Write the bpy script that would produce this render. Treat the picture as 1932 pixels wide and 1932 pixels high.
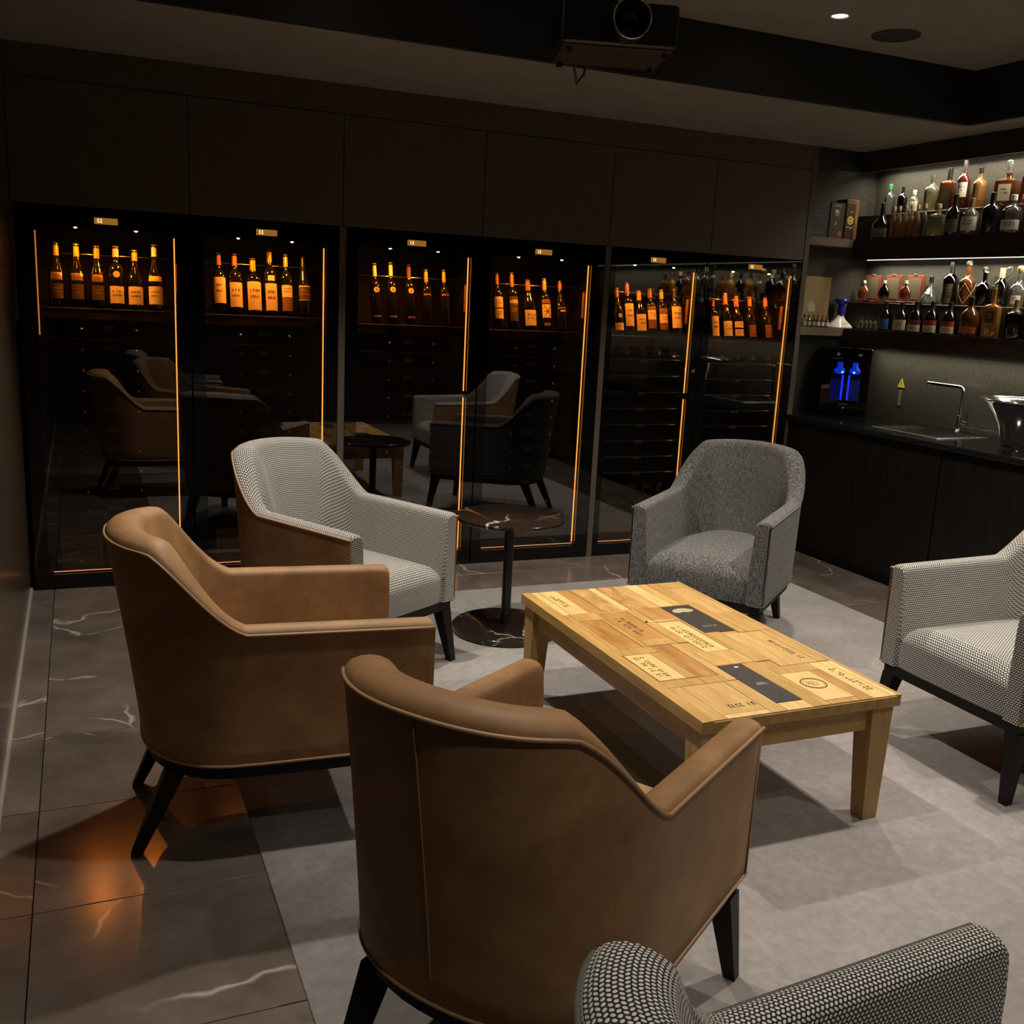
import bpy, bmesh, math, random
from mathutils import Vector, Matrix
random.seed(7)
for o in list(bpy.data.objects): bpy.data.objects.remove(o, do_unlink=True)
SC = bpy.context.scene
COL = SC.collection
PI = math.pi

# ------------------------------------------------------------------ camera
def make_camera():
    cam = bpy.data.cameras.new('camera'); ob = bpy.data.objects.new('camera', cam); COL.objects.link(ob)
    yaw, pitch, roll, f = 0.4117876, 0.2101786, 0.0495459, 1887.42
    cy, sy, cp, sp = math.cos(yaw), math.sin(yaw), math.cos(pitch), math.sin(pitch)
    fw = Vector((sy*cp, cy*cp, -sp)); r = Vector((cy, -sy, 0)); u = r.cross(fw)
    c, s = math.cos(roll), math.sin(roll)
    r2 = c*r + s*u; u2 = -s*r + c*u
    m = Matrix((r2, u2, -fw)).transposed().to_4x4(); m.translation = Vector((0.8813, -5.6988, 1.65))
    ob.matrix_world = m
    cam.sensor_fit = 'HORIZONTAL'; cam.sensor_width = 36; cam.lens = f/1932*36
    cam.clip_start = 0.05; cam.clip_end = 60
    SC.camera = ob
make_camera()

# ------------------------------------------------------------------ world, exposure
W = bpy.data.worlds.new('world'); SC.world = W; W.use_nodes = True
W.node_tree.nodes['Background'].inputs[0].default_value = (1.0, .86, .7, 1)
W.node_tree.nodes['Background'].inputs[1].default_value = 0.006
VS = SC.view_settings
SC.display_settings.display_device = 'sRGB'
VS.view_transform = 'Standard'; VS.look = 'None'; VS.gamma = 1.0; VS.exposure = 0.0
VS.use_curve_mapping = False

# ceiling downlights: position, watts
ZC = 3.03          # coffer ceiling
ZL = 2.74          # lower ceiling
DOWN = [((4.24, -1.58), 190), ((4.15, -3.35), 240), ((1.95, -1.58), 260), ((1.75, -5.40), 66), ((4.15, -5.1), 95), ((1.95, -3.30), 110)]

# ------------------------------------------------------------------ helpers
def link(o, parent=None):
    COL.objects.link(o)
    if parent is not None: o.parent = parent
    return o
def tag(o, label=None, cat=None, group=None, kind=None):
    if label: o['label'] = label
    if cat: o['category'] = cat
    if group: o['group'] = group
    if kind: o['kind'] = kind
    return o
def empty(name, loc=(0, 0, 0), rz=0, label=None, cat=None, group=None):
    o = bpy.data.objects.new(name, None); o.empty_display_size = .05
    link(o); o.location = loc; o.rotation_euler = (0, 0, rz)
    return tag(o, label, cat, group)
def obj(name, bm, mat, parent=None, smooth=False, angle=None):
    me = bpy.data.meshes.new(name)
    if isinstance(bm, bmesh.types.BMesh):
        bmesh.ops.recalc_face_normals(bm, faces=bm.faces)
        bm.to_mesh(me); bm.free()
    else:
        me.from_pydata(*bm); me.validate()
    if mat is not None: me.materials.append(mat)
    if smooth:
        for p in me.polygons: p.use_smooth = True
        if angle:
            try: me.set_sharp_from_angle(angle=math.radians(angle))
            except Exception: pass
    return link(bpy.data.objects.new(name, me), parent)
def inst(name, src, parent=None, loc=None, rot=None):
    o = bpy.data.objects.new(name, src.data); link(o, parent)
    if loc: o.location = loc
    if rot: o.rotation_euler = rot
    return o
def copy_tree(o, parent=None):
    c = o.copy(); COL.objects.link(c); c.parent = parent
    for ch in list(o.children): copy_tree(ch, c)
    return c
def BM(): return bmesh.new()
def box(bm, x0, x1, y0, y1, z0, z1, bevel=0, seg=1):
    r = bmesh.ops.create_cube(bm, size=1)
    for v in r['verts']:
        v.co = Vector((x0 + (v.co.x+.5)*(x1-x0), y0 + (v.co.y+.5)*(y1-y0), z0 + (v.co.z+.5)*(z1-z0)))
    if bevel:
        es = list({e for v in r['verts'] for e in v.link_edges})
        bmesh.ops.bevel(bm, geom=es, offset=bevel, segments=seg, affect='EDGES', profile=.5)
    return bm
def boxobj(name, d, mat, parent=None, bevel=0, seg=1):
    return obj(name, box(BM(), *d, bevel=bevel, seg=seg), mat, parent)
def tube(bm, pts, r, n=8, closed=False, cap=True):
    pts = [Vector(p) for p in pts]; N = len(pts); rings = []
    rr = r if isinstance(r, (list, tuple)) else [r]*N
    up = None
    for i, p in enumerate(pts):
        a = pts[i-1] if (i > 0 or closed) else p; b = pts[(i+1) % N] if (i < N-1 or closed) else p
        t = (b-a)
        if t.length < 1e-9: t = Vector((0, 0, 1))
        t.normalize()
        if up is None:
            up = Vector((0, 0, 1)) if abs(t.z) < .9 else Vector((1, 0, 0))
        s = t.cross(up)
        if s.length < 1e-6: s = t.cross(Vector((0, 1, 0)))
        s.normalize(); up = s.cross(t).normalized()
        rings.append([bm.verts.new(p + rr[i]*(math.cos(k*2*PI/n)*s + math.sin(k*2*PI/n)*up)) for k in range(n)])
    M = N if closed else N-1
    for i in range(M):
        A, B = rings[i], rings[(i+1) % N]
        for k in range(n): bm.faces.new((A[k], A[(k+1) % n], B[(k+1) % n], B[k]))
    if cap and not closed:
        bm.faces.new(rings[0][::-1]); bm.faces.new(rings[-1])
    return bm
def lathe(bm, prof, n=24, expo=None, sx=1, sy=1, cap=True):
    """prof: (r, z) list; expo = superellipse exponent for squared bodies (callable of index or number)."""
    rings = []
    for i, (r, z) in enumerate(prof):
        e = expo(i) if callable(expo) else expo
        ring = []
        for k in range(n):
            a = 2*PI*k/n; ca, sa = math.cos(a), math.sin(a)
            q = 1.0 if not e else 1/((abs(ca)**e + abs(sa)**e)**(1/e))
            ring.append(bm.verts.new((r*q*ca*sx, r*q*sa*sy, z)))
        rings.append(ring)
    for i in range(len(rings)-1):
        A, B = rings[i], rings[i+1]
        for k in range(n): bm.faces.new((A[k], A[(k+1) % n], B[(k+1) % n], B[k]))
    if cap:
        bm.faces.new(rings[0][::-1]); bm.faces.new(rings[-1])
    return bm
def prism(bm, poly, z0, z1):
    a = [bm.verts.new((x, y, z0)) for x, y in poly]; b = [bm.verts.new((x, y, z1)) for x, y in poly]
    bm.faces.new(a[::-1]); bm.faces.new(b)
    n = len(poly)
    for i in range(n): bm.faces.new((a[i], a[(i+1) % n], b[(i+1) % n], b[i]))
    return bm
def taper(bm, c0, s0, c1, s1):
    """square tapered leg from centre c0 (half-size s0) to c1 (half-size s1)"""
    A = [bm.verts.new((c0[0]+dx*s0, c0[1]+dy*s0, c0[2])) for dx, dy in ((-1,-1),(1,-1),(1,1),(-1,1))]
    B = [bm.verts.new((c1[0]+dx*s1, c1[1]+dy*s1, c1[2])) for dx, dy in ((-1,-1),(1,-1),(1,1),(-1,1))]
    bm.faces.new(A); bm.faces.new(B[::-1])
    for i in range(4): bm.faces.new((A[i], A[(i+1) % 4], B[(i+1) % 4], B[i]))
    return bm
def glyphs(bm, x0, y0, w, h, z, rows=1, n=9, seed=1, dz=.0004):
    """rows of small letter-like strokes lying in the XY plane"""
    rnd = random.Random(seed)
    rh = h/rows
    for r in range(rows):
        cw = w/n
        for i in range(n):
            if rnd.random() < .12: continue
            cx = x0 + i*cw; cy = y0 + r*rh + rh*.15; ch = rh*.62
            t = cw*.2
            box(bm, cx, cx+t, cy, cy+ch, z, z+dz)
            k = rnd.randint(0, 3)
            if k != 0: box(bm, cx, cx+cw*.62, cy+ch-t, cy+ch, z, z+dz)
            if k in (1, 3): box(bm, cx, cx+cw*.62, cy, cy+t, z, z+dz)
            if k == 2: box(bm, cx+cw*.45, cx+cw*.62, cy, cy+ch, z, z+dz)
    return bm
def text_mesh(body, size, depth=.0006):
    cu = bpy.data.curves.new('text', 'FONT'); cu.body = body; cu.size = size; cu.extrude = depth; cu.align_x = 'CENTER'; cu.align_y = 'CENTER'
    t = bpy.data.objects.new('text', cu); COL.objects.link(t)
    bpy.context.view_layer.update()
    me = bpy.data.meshes.new_from_object(t.evaluated_get(bpy.context.evaluated_depsgraph_get()))
    bpy.data.objects.remove(t, do_unlink=True); bpy.data.curves.remove(cu)
    return me

# ------------------------------------------------------------------ materials
MATS = {}
class NT:
    def __init__(s, name):
        s.m = bpy.data.materials.new(name); s.m.use_nodes = True; s.t = s.m.node_tree; s.n = s.t.nodes
        s.b = s.n['Principled BSDF']; s.out = s.n['Material Output']; MATS[name] = s.m
    def node(s, typ, **kw):
        nd = s.n.new(typ)
        for k, v in kw.items():
            if k.startswith('_'): setattr(nd, k[1:], v)
            else:
                inp = nd.inputs[int(k[1:])] if k[0] == 'i' and k[1:].isdigit() else nd.inputs[k]
                if hasattr(v, 'is_linked') or isinstance(v, bpy.types.NodeSocket): s.t.links.new(v, inp)
                else: inp.default_value = v
        return nd
    def math(s, op, a, b=None, c=None):
        nd = s.n.new('ShaderNodeMath'); nd.operation = op
        for i, v in enumerate((a, b, c)):
            if v is None: continue
            if isinstance(v, bpy.types.NodeSocket): s.t.links.new(v, nd.inputs[i])
            else: nd.inputs[i].default_value = v
        return nd.outputs[0]
    def ramp(s, fac, stops):
        nd = s.n.new('ShaderNodeValToRGB'); s.t.links.new(fac, nd.inputs[0])
        e = nd.color_ramp.elements
        while len(e) < len(stops): e.new(.5)
        for el, (p, c) in zip(e, stops): el.position = p; el.color = (*c, 1) if len(c) == 3 else c
        return nd.outputs[0]
    def mix(s, fac, a, b):
        nd = s.n.new('ShaderNodeMix'); nd.data_type = 'RGBA'
        for idx, v in ((0, fac), (6, a), (7, b)):
            if isinstance(v, bpy.types.NodeSocket): s.t.links.new(v, nd.inputs[idx])
            else: nd.inputs[idx].default_value = v if idx == 0 else (*v, 1)
        return nd.outputs[2]
    def set(s, **kw):
        for k, v in kw.items():
            k = {'color': 'Base Color', 'rough': 'Roughness', 'metal': 'Metallic', 'spec': 'Specular IOR Level', 'coat': 'Coat Weight',
                 'coatr': 'Coat Roughness', 'trans': 'Transmission Weight', 'ior': 'IOR', 'normal': 'Normal', 'sheen': 'Sheen Weight'}.get(k, k)
            if isinstance(v, bpy.types.NodeSocket): s.t.links.new(v, s.b.inputs[k])
            else: s.b.inputs[k].default_value = (*v, 1) if isinstance(v, tuple) and len(v) == 3 else v
        return s
    def bump(s, h, strength=.3, dist=.002):
        nd = s.n.new('ShaderNodeBump'); nd.inputs['Strength'].default_value = strength; nd.inputs['Distance'].default_value = dist
        s.t.links.new(h, nd.inputs['Height']); s.t.links.new(nd.outputs[0], s.b.inputs['Normal'])
        return s
    def coord(s, which='Object', scale=(1, 1, 1)):
        tc = s.n.new('ShaderNodeTexCoord'); mp = s.n.new('ShaderNodeMapping'); mp.inputs['Scale'].default_value = scale
        s.t.links.new(tc.outputs[which], mp.inputs['Vector']); return mp.outputs[0]
    def noise(s, vec, scale, detail=4, rough=.5):
        nd = s.n.new('ShaderNodeTexNoise'); s.t.links.new(vec, nd.inputs['Vector'])
        nd.inputs['Scale'].default_value = scale; nd.inputs['Detail'].default_value = detail; nd.inputs['Roughness'].default_value = rough
        return nd.outputs['Fac']
def plain(name, color, rough=.5, metal=0., spec=.5, coat=0.):
    if name in MATS: return MATS[name]
    return NT(name).set(color=color, rough=rough, metal=metal, spec=spec, coat=coat).m
def emis(name, color, strength):
    if name in MATS: return MATS[name]
    t = NT(name); t.set(color=(0, 0, 0), rough=.5)
    t.b.inputs['Emission Color'].default_value = (*color, 1); t.b.inputs['Emission Strength'].default_value = strength
    return t.m
def thin_glass(name, tint, refl=1.0, rough=.0, base=.0, dif=0.0, dcol=None):
    """thin see-through glass: tinted transmission plus fresnel reflection"""
    if name in MATS: return MATS[name]
    t = NT(name); t.n.remove(t.b)
    tr = t.node('ShaderNodeBsdfTransparent'); tr.inputs[0].default_value = (*tint, 1)
    gl = t.node('ShaderNodeBsdfGlossy'); gl.inputs['Roughness'].default_value = rough; gl.inputs[0].default_value = (1, 1, 1, 1)
    fr = t.node('ShaderNodeFresnel'); fr.inputs[0].default_value = 1.5
    f = t.math('MINIMUM', t.math('ADD', t.math('MULTIPLY', fr.outputs[0], refl), base), 1.0)
    src = tr.outputs[0]
    if dif:
        df = t.node('ShaderNodeBsdfDiffuse'); df.inputs[0].default_value = (*(dcol or tint), 1)
        m0 = t.node('ShaderNodeMixShader'); m0.inputs[0].default_value = dif; t.t.links.new(tr.outputs[0], m0.inputs[1]); t.t.links.new(df.outputs[0], m0.inputs[2]); src = m0.outputs[0]
    mx = t.node('ShaderNodeMixShader'); t.t.links.new(f, mx.inputs[0]); t.t.links.new(src, mx.inputs[1]); t.t.links.new(gl.outputs[0], mx.inputs[2])
    t.t.links.new(mx.outputs[0], t.out.inputs[0])
    return t.m

def m_leather():
    t = NT('tan_leather'); v = t.coord('Object')
    n1 = t.noise(v, 5.5, 8, .68); n2 = t.noise(v, 70, 4, .7)
    c = t.ramp(n1, [(.32, (.225, .122, .052)), (.52, (.33, .188, .086)), (.70, (.43, .262, .135))])
    c2 = t.mix(t.math('MULTIPLY', n2, .35), c, (.21, .112, .048))
    t.set(color=c2, rough=t.math('ADD', t.math('MULTIPLY', n1, .2), .46), spec=.28)
    t.bump(t.noise(v, 260, 3, .6), .12, .0015)
m_leather()
def m_weave(name, light, dark, pu, pv, slant=.5):
    """staggered slanted dashes, light on dark; UV map is in metres"""
    t = NT(name)
    tc = t.n.new('ShaderNodeTexCoord'); sp = t.n.new('ShaderNodeSeparateXYZ'); t.t.links.new(tc.outputs['UV'], sp.inputs[0])
    u = t.math('DIVIDE', sp.outputs[0], pu); v = t.math('DIVIDE', sp.outputs[1], pv)
    row = t.math('FLOOR', v); fv = t.math('SUBTRACT', t.math('FRACT', v), .5)
    par = t.math('MODULO', t.math('ABSOLUTE', row), 2.0)
    sgn = t.math('SUBTRACT', t.math('MULTIPLY', par, 2.0), 1.0)
    uu = t.math('ADD', t.math('ADD', u, t.math('MULTIPLY', par, .5)), t.math('MULTIPLY', t.math('MULTIPLY', fv, sgn), slant))
    fu = t.math('SUBTRACT', t.math('FRACT', uu), .5)
    d = t.math('ADD', t.math('POWER', t.math('ABSOLUTE', t.math('DIVIDE', fu, .37)), 2.0), t.math('POWER', t.math('ABSOLUTE', t.math('DIVIDE', fv, .45)), 2.0))
    mk = t.ramp(d, [(.55, (1, 1, 1)), (1.0, (0, 0, 0))])
    oc = t.coord('Object'); n = t.noise(oc, 90, 2, .5)
    la = t.mix(n, tuple(c*.78 for c in light), tuple(min(1, c*1.12) for c in light))
    c = t.mix(mk, dark, la)
    t.set(color=c, rough=.85, spec=.15, sheen=.15)
    t.bump(mk, .5, .0012)
m_weave('herringbone_fabric', (.72, .705, .665), (.035, .036, .040), .0108, .0088, .7)
m_weave('piebald_fabric', (.74, .72, .67), (.022, .022, .026), .0088, .0070, .3)
def m_tweed():
    t = NT('grey_tweed'); tc = t.n.new('ShaderNodeTexCoord')
    mp = t.n.new('ShaderNodeMapping'); mp.inputs['Scale'].default_value = (230, 30, 1); t.t.links.new(tc.outputs['UV'], mp.inputs[0])
    n1 = t.noise(mp.outputs[0], 1.0, 3, .6)
    mp2 = t.n.new('ShaderNodeMapping'); mp2.inputs['Scale'].default_value = (190, 190, 1); mp2.inputs['Rotation'].default_value = (0, 0, .8); t.t.links.new(tc.outputs['UV'], mp2.inputs[0])
    wv = t.n.new('ShaderNodeTexWave'); wv.inputs['Scale'].default_value = 1.0; wv.inputs['Distortion'].default_value = 1.5; t.t.links.new(mp2.outputs[0], wv.inputs[0])
    mp3 = t.n.new('ShaderNodeMapping'); mp3.inputs['Scale'].default_value = (470, 350, 1); mp3.inputs['Rotation'].default_value = (0, 0, .6); t.t.links.new(tc.outputs['UV'], mp3.inputs[0])
    fl_ = t.n.new('ShaderNodeVectorMath'); fl_.operation = 'FLOOR'; t.t.links.new(mp3.outputs[0], fl_.inputs[0])
    wn = t.n.new('ShaderNodeTexWhiteNoise'); wn.noise_dimensions = '2D'; t.t.links.new(fl_.outputs[0], wn.inputs['Vector'])
    f = t.math('ADD', t.math('ADD', t.math('MULTIPLY', n1, .55), t.math('MULTIPLY', wv.outputs['Fac'], .15)), t.math('MULTIPLY', wn.outputs['Value'], .30))
    c = t.ramp(f, [(.34, (.020, .021, .024)), (.5, (.078, .078, .080)), (.66, (.23, .225, .217))])
    t.set(color=c, rough=.9, spec=.12, sheen=.1); t.bump(f, .2, .0008)
m_tweed()
def m_oak(name, a, b, c, ax=(3, .35, 3), sc=14):
    t = NT(name); v = t.coord('Object', ax)
    oi = t.n.new('ShaderNodeObjectInfo'); ad = t.n.new('ShaderNodeVectorMath'); ad.operation = 'ADD'
    t.t.links.new(v, ad.inputs[0]); cv = t.n.new('ShaderNodeCombineXYZ')
    for i in range(3): t.t.links.new(t.math('MULTIPLY', oi.outputs['Random'], 9.0+i), cv.inputs[i])
    t.t.links.new(cv.outputs[0], ad.inputs[1]); v = ad.outputs[0]
    n1 = t.noise(v, sc, 4, .6); n2 = t.noise(v, sc*6, 3, .6)
    f = t.math('ADD', t.math('MULTIPLY', n1, .75), t.math('MULTIPLY', n2, .25))
    col = t.ramp(f, [(.32, a), (.5, b), (.68, c)])
    t.set(color=col, rough=.42, spec=.35); t.bump(n2, .12, .001)
m_oak('oak', (.29, .168, .047), (.39, .24, .075), (.47, .305, .108))
m_oak('oak_end', (.30, .165, .05), (.40, .235, .08), (.46, .285, .11), (.35, 3, 3))
m_oak('oak_leg', (.30, .175, .06), (.38, .23, .085), (.45, .285, .115), (3, 3, .4))
m_oak('crate_pale', (.47, .315, .112), (.58, .41, .165), (.66, .485, .215))
m_oak('crate_light', (.35, .215, .068), (.45, .285, .10), (.53, .36, .145))
m_oak('crate_tan', (.27, .135, .036), (.37, .20, .06), (.43, .25, .08))
m_oak('crate_orange', (.20, .09, .022), (.34, .17, .048), (.44, .24, .075), (3, .5, 3), 10)
m_oak('crate_figured', (.17, .08, .022), (.38, .22, .075), (.56, .38, .16), (2.5, 1.0, 2), 7)
m_oak('walnut', (.09, .04, .015), (.2, .095, .035), (.30, .15, .06), (2, 2, .4), 12)
m_oak('dark_wood', (.004, .003, .0025), (.006, .0045, .0036), (.009, .007, .0055), (1, 1, .15), 20)
m_oak('shelf_wood', (.022, .014, .010), (.034, .023, .017), (.05, .035, .026), (1, .3, 1), 20)
def m_floor():
    t = NT('dark_marble'); v0 = t.coord('Object')
    oi = t.n.new('ShaderNodeObjectInfo'); cv = t.n.new('ShaderNodeCombineXYZ')
    for i in range(3): t.t.links.new(t.math('MULTIPLY', oi.outputs['Random'], 17.0+5*i), cv.inputs[i])
    ad = t.n.new('ShaderNodeVectorMath'); ad.operation = 'ADD'; t.t.links.new(v0, ad.inputs[0]); t.t.links.new(cv.outputs[0], ad.inputs[1]); v = ad.outputs[0]
    n = t.noise(v, 3.5, 6, .6)
    base = t.ramp(n, [(.3, (.085, .067, .056)), (.55, (.130, .105, .089)), (.75, (.175, .143, .122))])
    wn = t.n.new('ShaderNodeTexNoise'); wn.inputs['Scale'].default_value = 1.6; wn.inputs['Detail'].default_value = 4; t.t.links.new(v, wn.inputs[0])
    vm = t.n.new('ShaderNodeVectorMath'); vm.operation = 'MULTIPLY_ADD'; t.t.links.new(wn.outputs['Color'], vm.inputs[0]); vm.inputs[1].default_value = (.55, .55, .55); t.t.links.new(v, vm.inputs[2])
    vo = t.n.new('ShaderNodeTexVoronoi'); vo.feature = 'DISTANCE_TO_EDGE'; vo.inputs['Scale'].default_value = 1.5; t.t.links.new(vm.outputs[0], vo.inputs['Vector'])
    vein = t.ramp(vo.outputs['Distance'], [(0.0, (1, 1, 1)), (.014, (0, 0, 0))])
    pm = t.ramp(t.noise(v, 2.3, 2, .5), [(.48, (0, 0, 0)), (.64, (1, 1, 1))])
    f = t.math('MULTIPLY', t.math('MULTIPLY', vein, pm), .75)
    t.set(color=t.mix(f, base, (.5, .46, .40)), rough=t.math('ADD', t.math('MULTIPLY', n, .12), .11), spec=.6)
m_floor()
def m_rug():
    t = NT('rug_pile'); v = t.coord('Object')
    n1 = t.noise(v, 2.2, 6, .65); n2 = t.noise(v, 28, 4, .7); n3 = t.noise(v, 180, 2, .6)
    br = t.n.new('ShaderNodeTexBrick'); br.inputs['Scale'].default_value = 1.0; br.inputs['Brick Width'].default_value = .62; br.inputs['Row Height'].default_value = .44
    br.inputs['Mortar Size'].default_value = .0; br.inputs['Color1'].default_value = (.40, .40, .40, 1); br.inputs['Color2'].default_value = (.62, .62, .62, 1); t.t.links.new(v, br.inputs[0])
    f = t.math('ADD', t.math('ADD', t.math('MULTIPLY', n1, .42), t.math('MULTIPLY', n2, .33)), t.math('MULTIPLY', br.outputs['Color'], .22))
    c = t.ramp(f, [(.30, (.145, .135, .134)), (.5, (.235, .221, .218)), (.68, (.335, .316, .312))])
    t.set(color=c, rough=.95, spec=.1, sheen=.2); t.bump(t.math('ADD', n3, n2), .5, .003)
m_rug()
def m_wallpanel(name, a, b, rough, sc=40, spec=.4, zs_=.2):
    t = NT(name); v = t.coord('Object', (1, 1, zs_)); n = t.noise(v, sc, 3, .6)
    t.set(color=t.ramp(n, [(.35, a), (.65, b)]), rough=rough, spec=spec)
m_wallpanel('bronze_panel', (.085, .066, .047), (.105, .082, .059), .5)
m_wallpanel('wood_wall', (.050, .033, .021), (.085, .058, .038), .22)
m_wallpanel('ceiling_paint', (.26, .232, .195), (.29, .26, .218), .8, 5, .2)
m_wallpanel('slate_glass', (.050, .046, .037), (.071, .066, .054), .3, 55, .4, 1)
BLACKP = plain('black_paint', (.012, .011, .010), .6)
BGLASS = plain('black_glass', (.003, .003, .0035), .03, 0, .55)
CARC = plain('cabinet_interior', (.009, .006, .004), .5, 0, .25)
BMETAL = plain('black_metal', (.008, .008, .008), .35)
LEGW = plain('ebonised_wood', (.007, .0055, .0045), .5, 0, .25)
CHROME = plain('chrome', (.82, .82, .82), .08, 1.0)
STEEL = plain('brushed_steel', (.55, .55, .55), .28, 1.0)
CREAM = plain('cream_label', (.74, .66, .48), .55)
WHITEL = plain('white_label', (.76, .73, .65), .55)
DARKL = plain('dark_label', (.055, .045, .035), .5)
INK = plain('ink', (.03, .022, .015), .6)
BURN = plain('burnt_mark', (.075, .034, .010), .6)
REDL = plain('red_label', (.42, .045, .03), .5)
ORANGEL = plain('orange_label', (.55, .17, .05), .5)
BLUEL = plain('blue_label', (.03, .10, .38), .45)
GOLD = plain('gold_foil', (.62, .40, .13), .3, .8)
GOLDF = plain('gold_capsule', (.52, .36, .12), .32, .3)
BROWNL = plain('brown_label', (.20, .10, .04), .5)
PLAQUE = plain('charcoal_plaque', (.035, .033, .032), .35)
GRANITE = plain('black_granite', (.010, .010, .011), .09, 0, .6)
BODYW = plain('dark_wine_glass', (.006, .007, .005), .05, 0, .7, .5)
CORK = plain('cork', (.42, .30, .18), .7)
CLEAR = thin_glass('clear_glass', (.93, .94, .91), 1.8, .02, .05, .06, (.6, .6, .55))
G_AMBER = thin_glass('amber_glass', (.85, .48, .12), 1.6, .02, .04, .45, (.50, .22, .035))
G_AMBERD = thin_glass('deep_amber_glass', (.66, .28, .07), 1.6, .02, .04, .45, (.20, .065, .014))
G_DARK = thin_glass('smoked_glass', (.10, .08, .06), 1.6, .02, .04)
G_PALE = thin_glass('pale_glass', (.86, .84, .64), 1.6, .02, .05, .22, (.42, .40, .24))
G_GREEN = thin_glass('greenish_glass', (.45, .52, .36), 1.6, .02, .04)
G_RED = thin_glass('red_spirit_glass', (.6, .16, .07), 1.6, .02, .04, .4, (.16, .03, .014))
DOORG = thin_glass('tinted_door_glass', (.86, .84, .82), 1.35, .0, .012)

# ------------------------------------------------------------------ structure
YB = -7.2; XL = .594; XR = 6.13; XCOL = 5.481; YBAR = .14
fl = boxobj('floor', (XL-.1, XR+.1, YB, .75, -.12, -.012), plain('grout', (.05, .045, .04), .8)); tag(fl, kind='structure')
tile_mesh = {}
ys = [0.33-.565*k for k in range(14)]; xs = [XL-.01, .71, 1.84, 2.97, 4.10, 5.23, XR]
for j in range(len(ys)-1):
    for i in range(len(xs)-1):
        w = xs[i+1]-xs[i]-.003; key = round(w, 3)
        if key not in tile_mesh:
            tile_mesh[key] = obj('tile', box(BM(), -w/2, w/2, -.281, .281, -.012, 0, bevel=.0012), MATS['dark_marble'], fl)
            t = tile_mesh[key]
        else: t = inst('tile', tile_mesh[key], fl)
        t.location = ((xs[i]+xs[i+1])/2, (ys[j]+ys[j+1])/2, 0)
rug = boxobj('rug', (1.32, 4.90, -6.6, -.555, .0, .005), MATS['rug_pile'], bevel=.002)
tag(rug, 'large grey mottled low-pile rug under the chairs and oak table', 'rug')

tag(boxobj('wall_left', (XL-.12, XL, YB, .7, 0, 3.2), MATS['wood_wall']), kind='structure')
tag(boxobj('wall_right', (XR, XR+.12, YB, YBAR+.12, 0, 3.2), MATS['slate_glass']), kind='structure')
tag(boxobj('wall_front', (XL-.12, XR+.12, YB-.12, YB, 0, 3.2), MATS['wood_wall']), kind='structure')
tag(boxobj('wall_bar', (XCOL, XR, YBAR, YBAR+.12, 0, 3.0), MATS['slate_glass']), kind='structure')
wb = tag(boxobj('wall_back', (XL-.1, XCOL, .62, .74, 0, 3.0), BLACKP), kind='structure')
# cladding above the cabinets
cx = [XL, 1.44, 2.258, 3.095, 3.94, 4.69, 5.44]
for i in range(6):
    boxobj('panel', (cx[i]+.002, cx[i+1]-.002, .0, .6, 1.998, 2.585), MATS['bronze_panel'], wb, bevel=.001)
boxobj('fascia', (XL, 5.44, .0, .6, 2.589, ZL+.02), MATS['bronze_panel'], wb)
tag(boxobj('trim_1', (5.44, XCOL, -.004, .62, 0, ZL+.02), MATS['bronze_panel'], bevel=.001), kind='structure')
for k, x in enumerate((2.258, 3.94)):
    tag(boxobj('trim_%d' % (k+2), (x-.019, x+.019, -.002, .6, 0, 1.996), MATS['bronze_panel']), kind='structure')
# ceiling: lower band and raised coffer with black upstands
ce = tag(boxobj('ceiling', (XL-.1, 5.59, YB, -1.134, ZC, ZC+.1), MATS['ceiling_paint']), kind='structure')
bm = BM(); box(bm, XL-.1, XR+.1, -1.134, .74, ZL, ZL+.1); box(bm, 5.59, XR+.1, YB, -1.134, ZL, ZL+.1)
obj('bulkhead', bm, MATS['ceiling_paint'], ce)
bm = BM(); box(bm, XL-.1, 5.60, -1.136, -1.10, ZL-.001, ZC); box(bm, 5.588, 5.62, YB, -1.134, ZL-.001, ZC)
obj('coffer_upstand', bm, BLACKP, ce)
tag(boxobj('trim_4', (XL+.002, XL+.012, -.006, .0, 1.42, 1.99), CHROME), kind='structure')  # chrome strip added to draw the glints along the wall frame edge
tag(boxobj('baseboard_left', (XL, XL+.012, YB, -.01, 0, .02), plain('pale_strip', (.30, .27, .23), .4)), kind='structure')

# ------------------------------------------------------------------ downlights, speaker, projector
def downlight(x, y, watts, vis):
    t = empty('downlight', (x, y, ZC), 0, vis[0], 'downlight', 'recessed ceiling downlights')
    bm = BM(); lathe(bm, [(.052, -.001), (.052, -.006), (.040, -.007), (.036, -.001)], 24, cap=False); obj('trim_ring', bm, plain('white_ring', (.5, .5, .48), .4), t, True)
    bm = BM(); lathe(bm, [(.036, -.0012), (.0005, -.002)], 24, cap=False); obj('lens', bm, emis('lamp_lens', (1, .93, .82), 14), t)
    ld = bpy.data.lights.new('downlight_lamp', 'SPOT'); ld.energy = watts; ld.color = (1.0, .885, .745); ld.spot_size = math.radians(100); ld.spot_blend = .6; ld.shadow_soft_size = .035
    lo = bpy.data.objects.new('lamp', ld); link(lo, t); lo.location = (0, 0, -.02)
names = ['small recessed downlight in the raised ceiling next to the round speaker', 'recessed downlight above the armchair with slate seat near the bar', 'recessed downlight above the armchair by the side table',
         'recessed downlight above the foreground patterned armchair', 'recessed downlight over the open end of the rug by the bar', 'recessed downlight above the two tan leather armchairs']
for ((x, y), w), nm in zip(DOWN, names): downlight(x, y, w, (nm,))
t = empty('ceiling_speaker', (4.70, -1.457, ZC), 0, 'round dark ceiling speaker grille beside the downlight', 'speaker')
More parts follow.
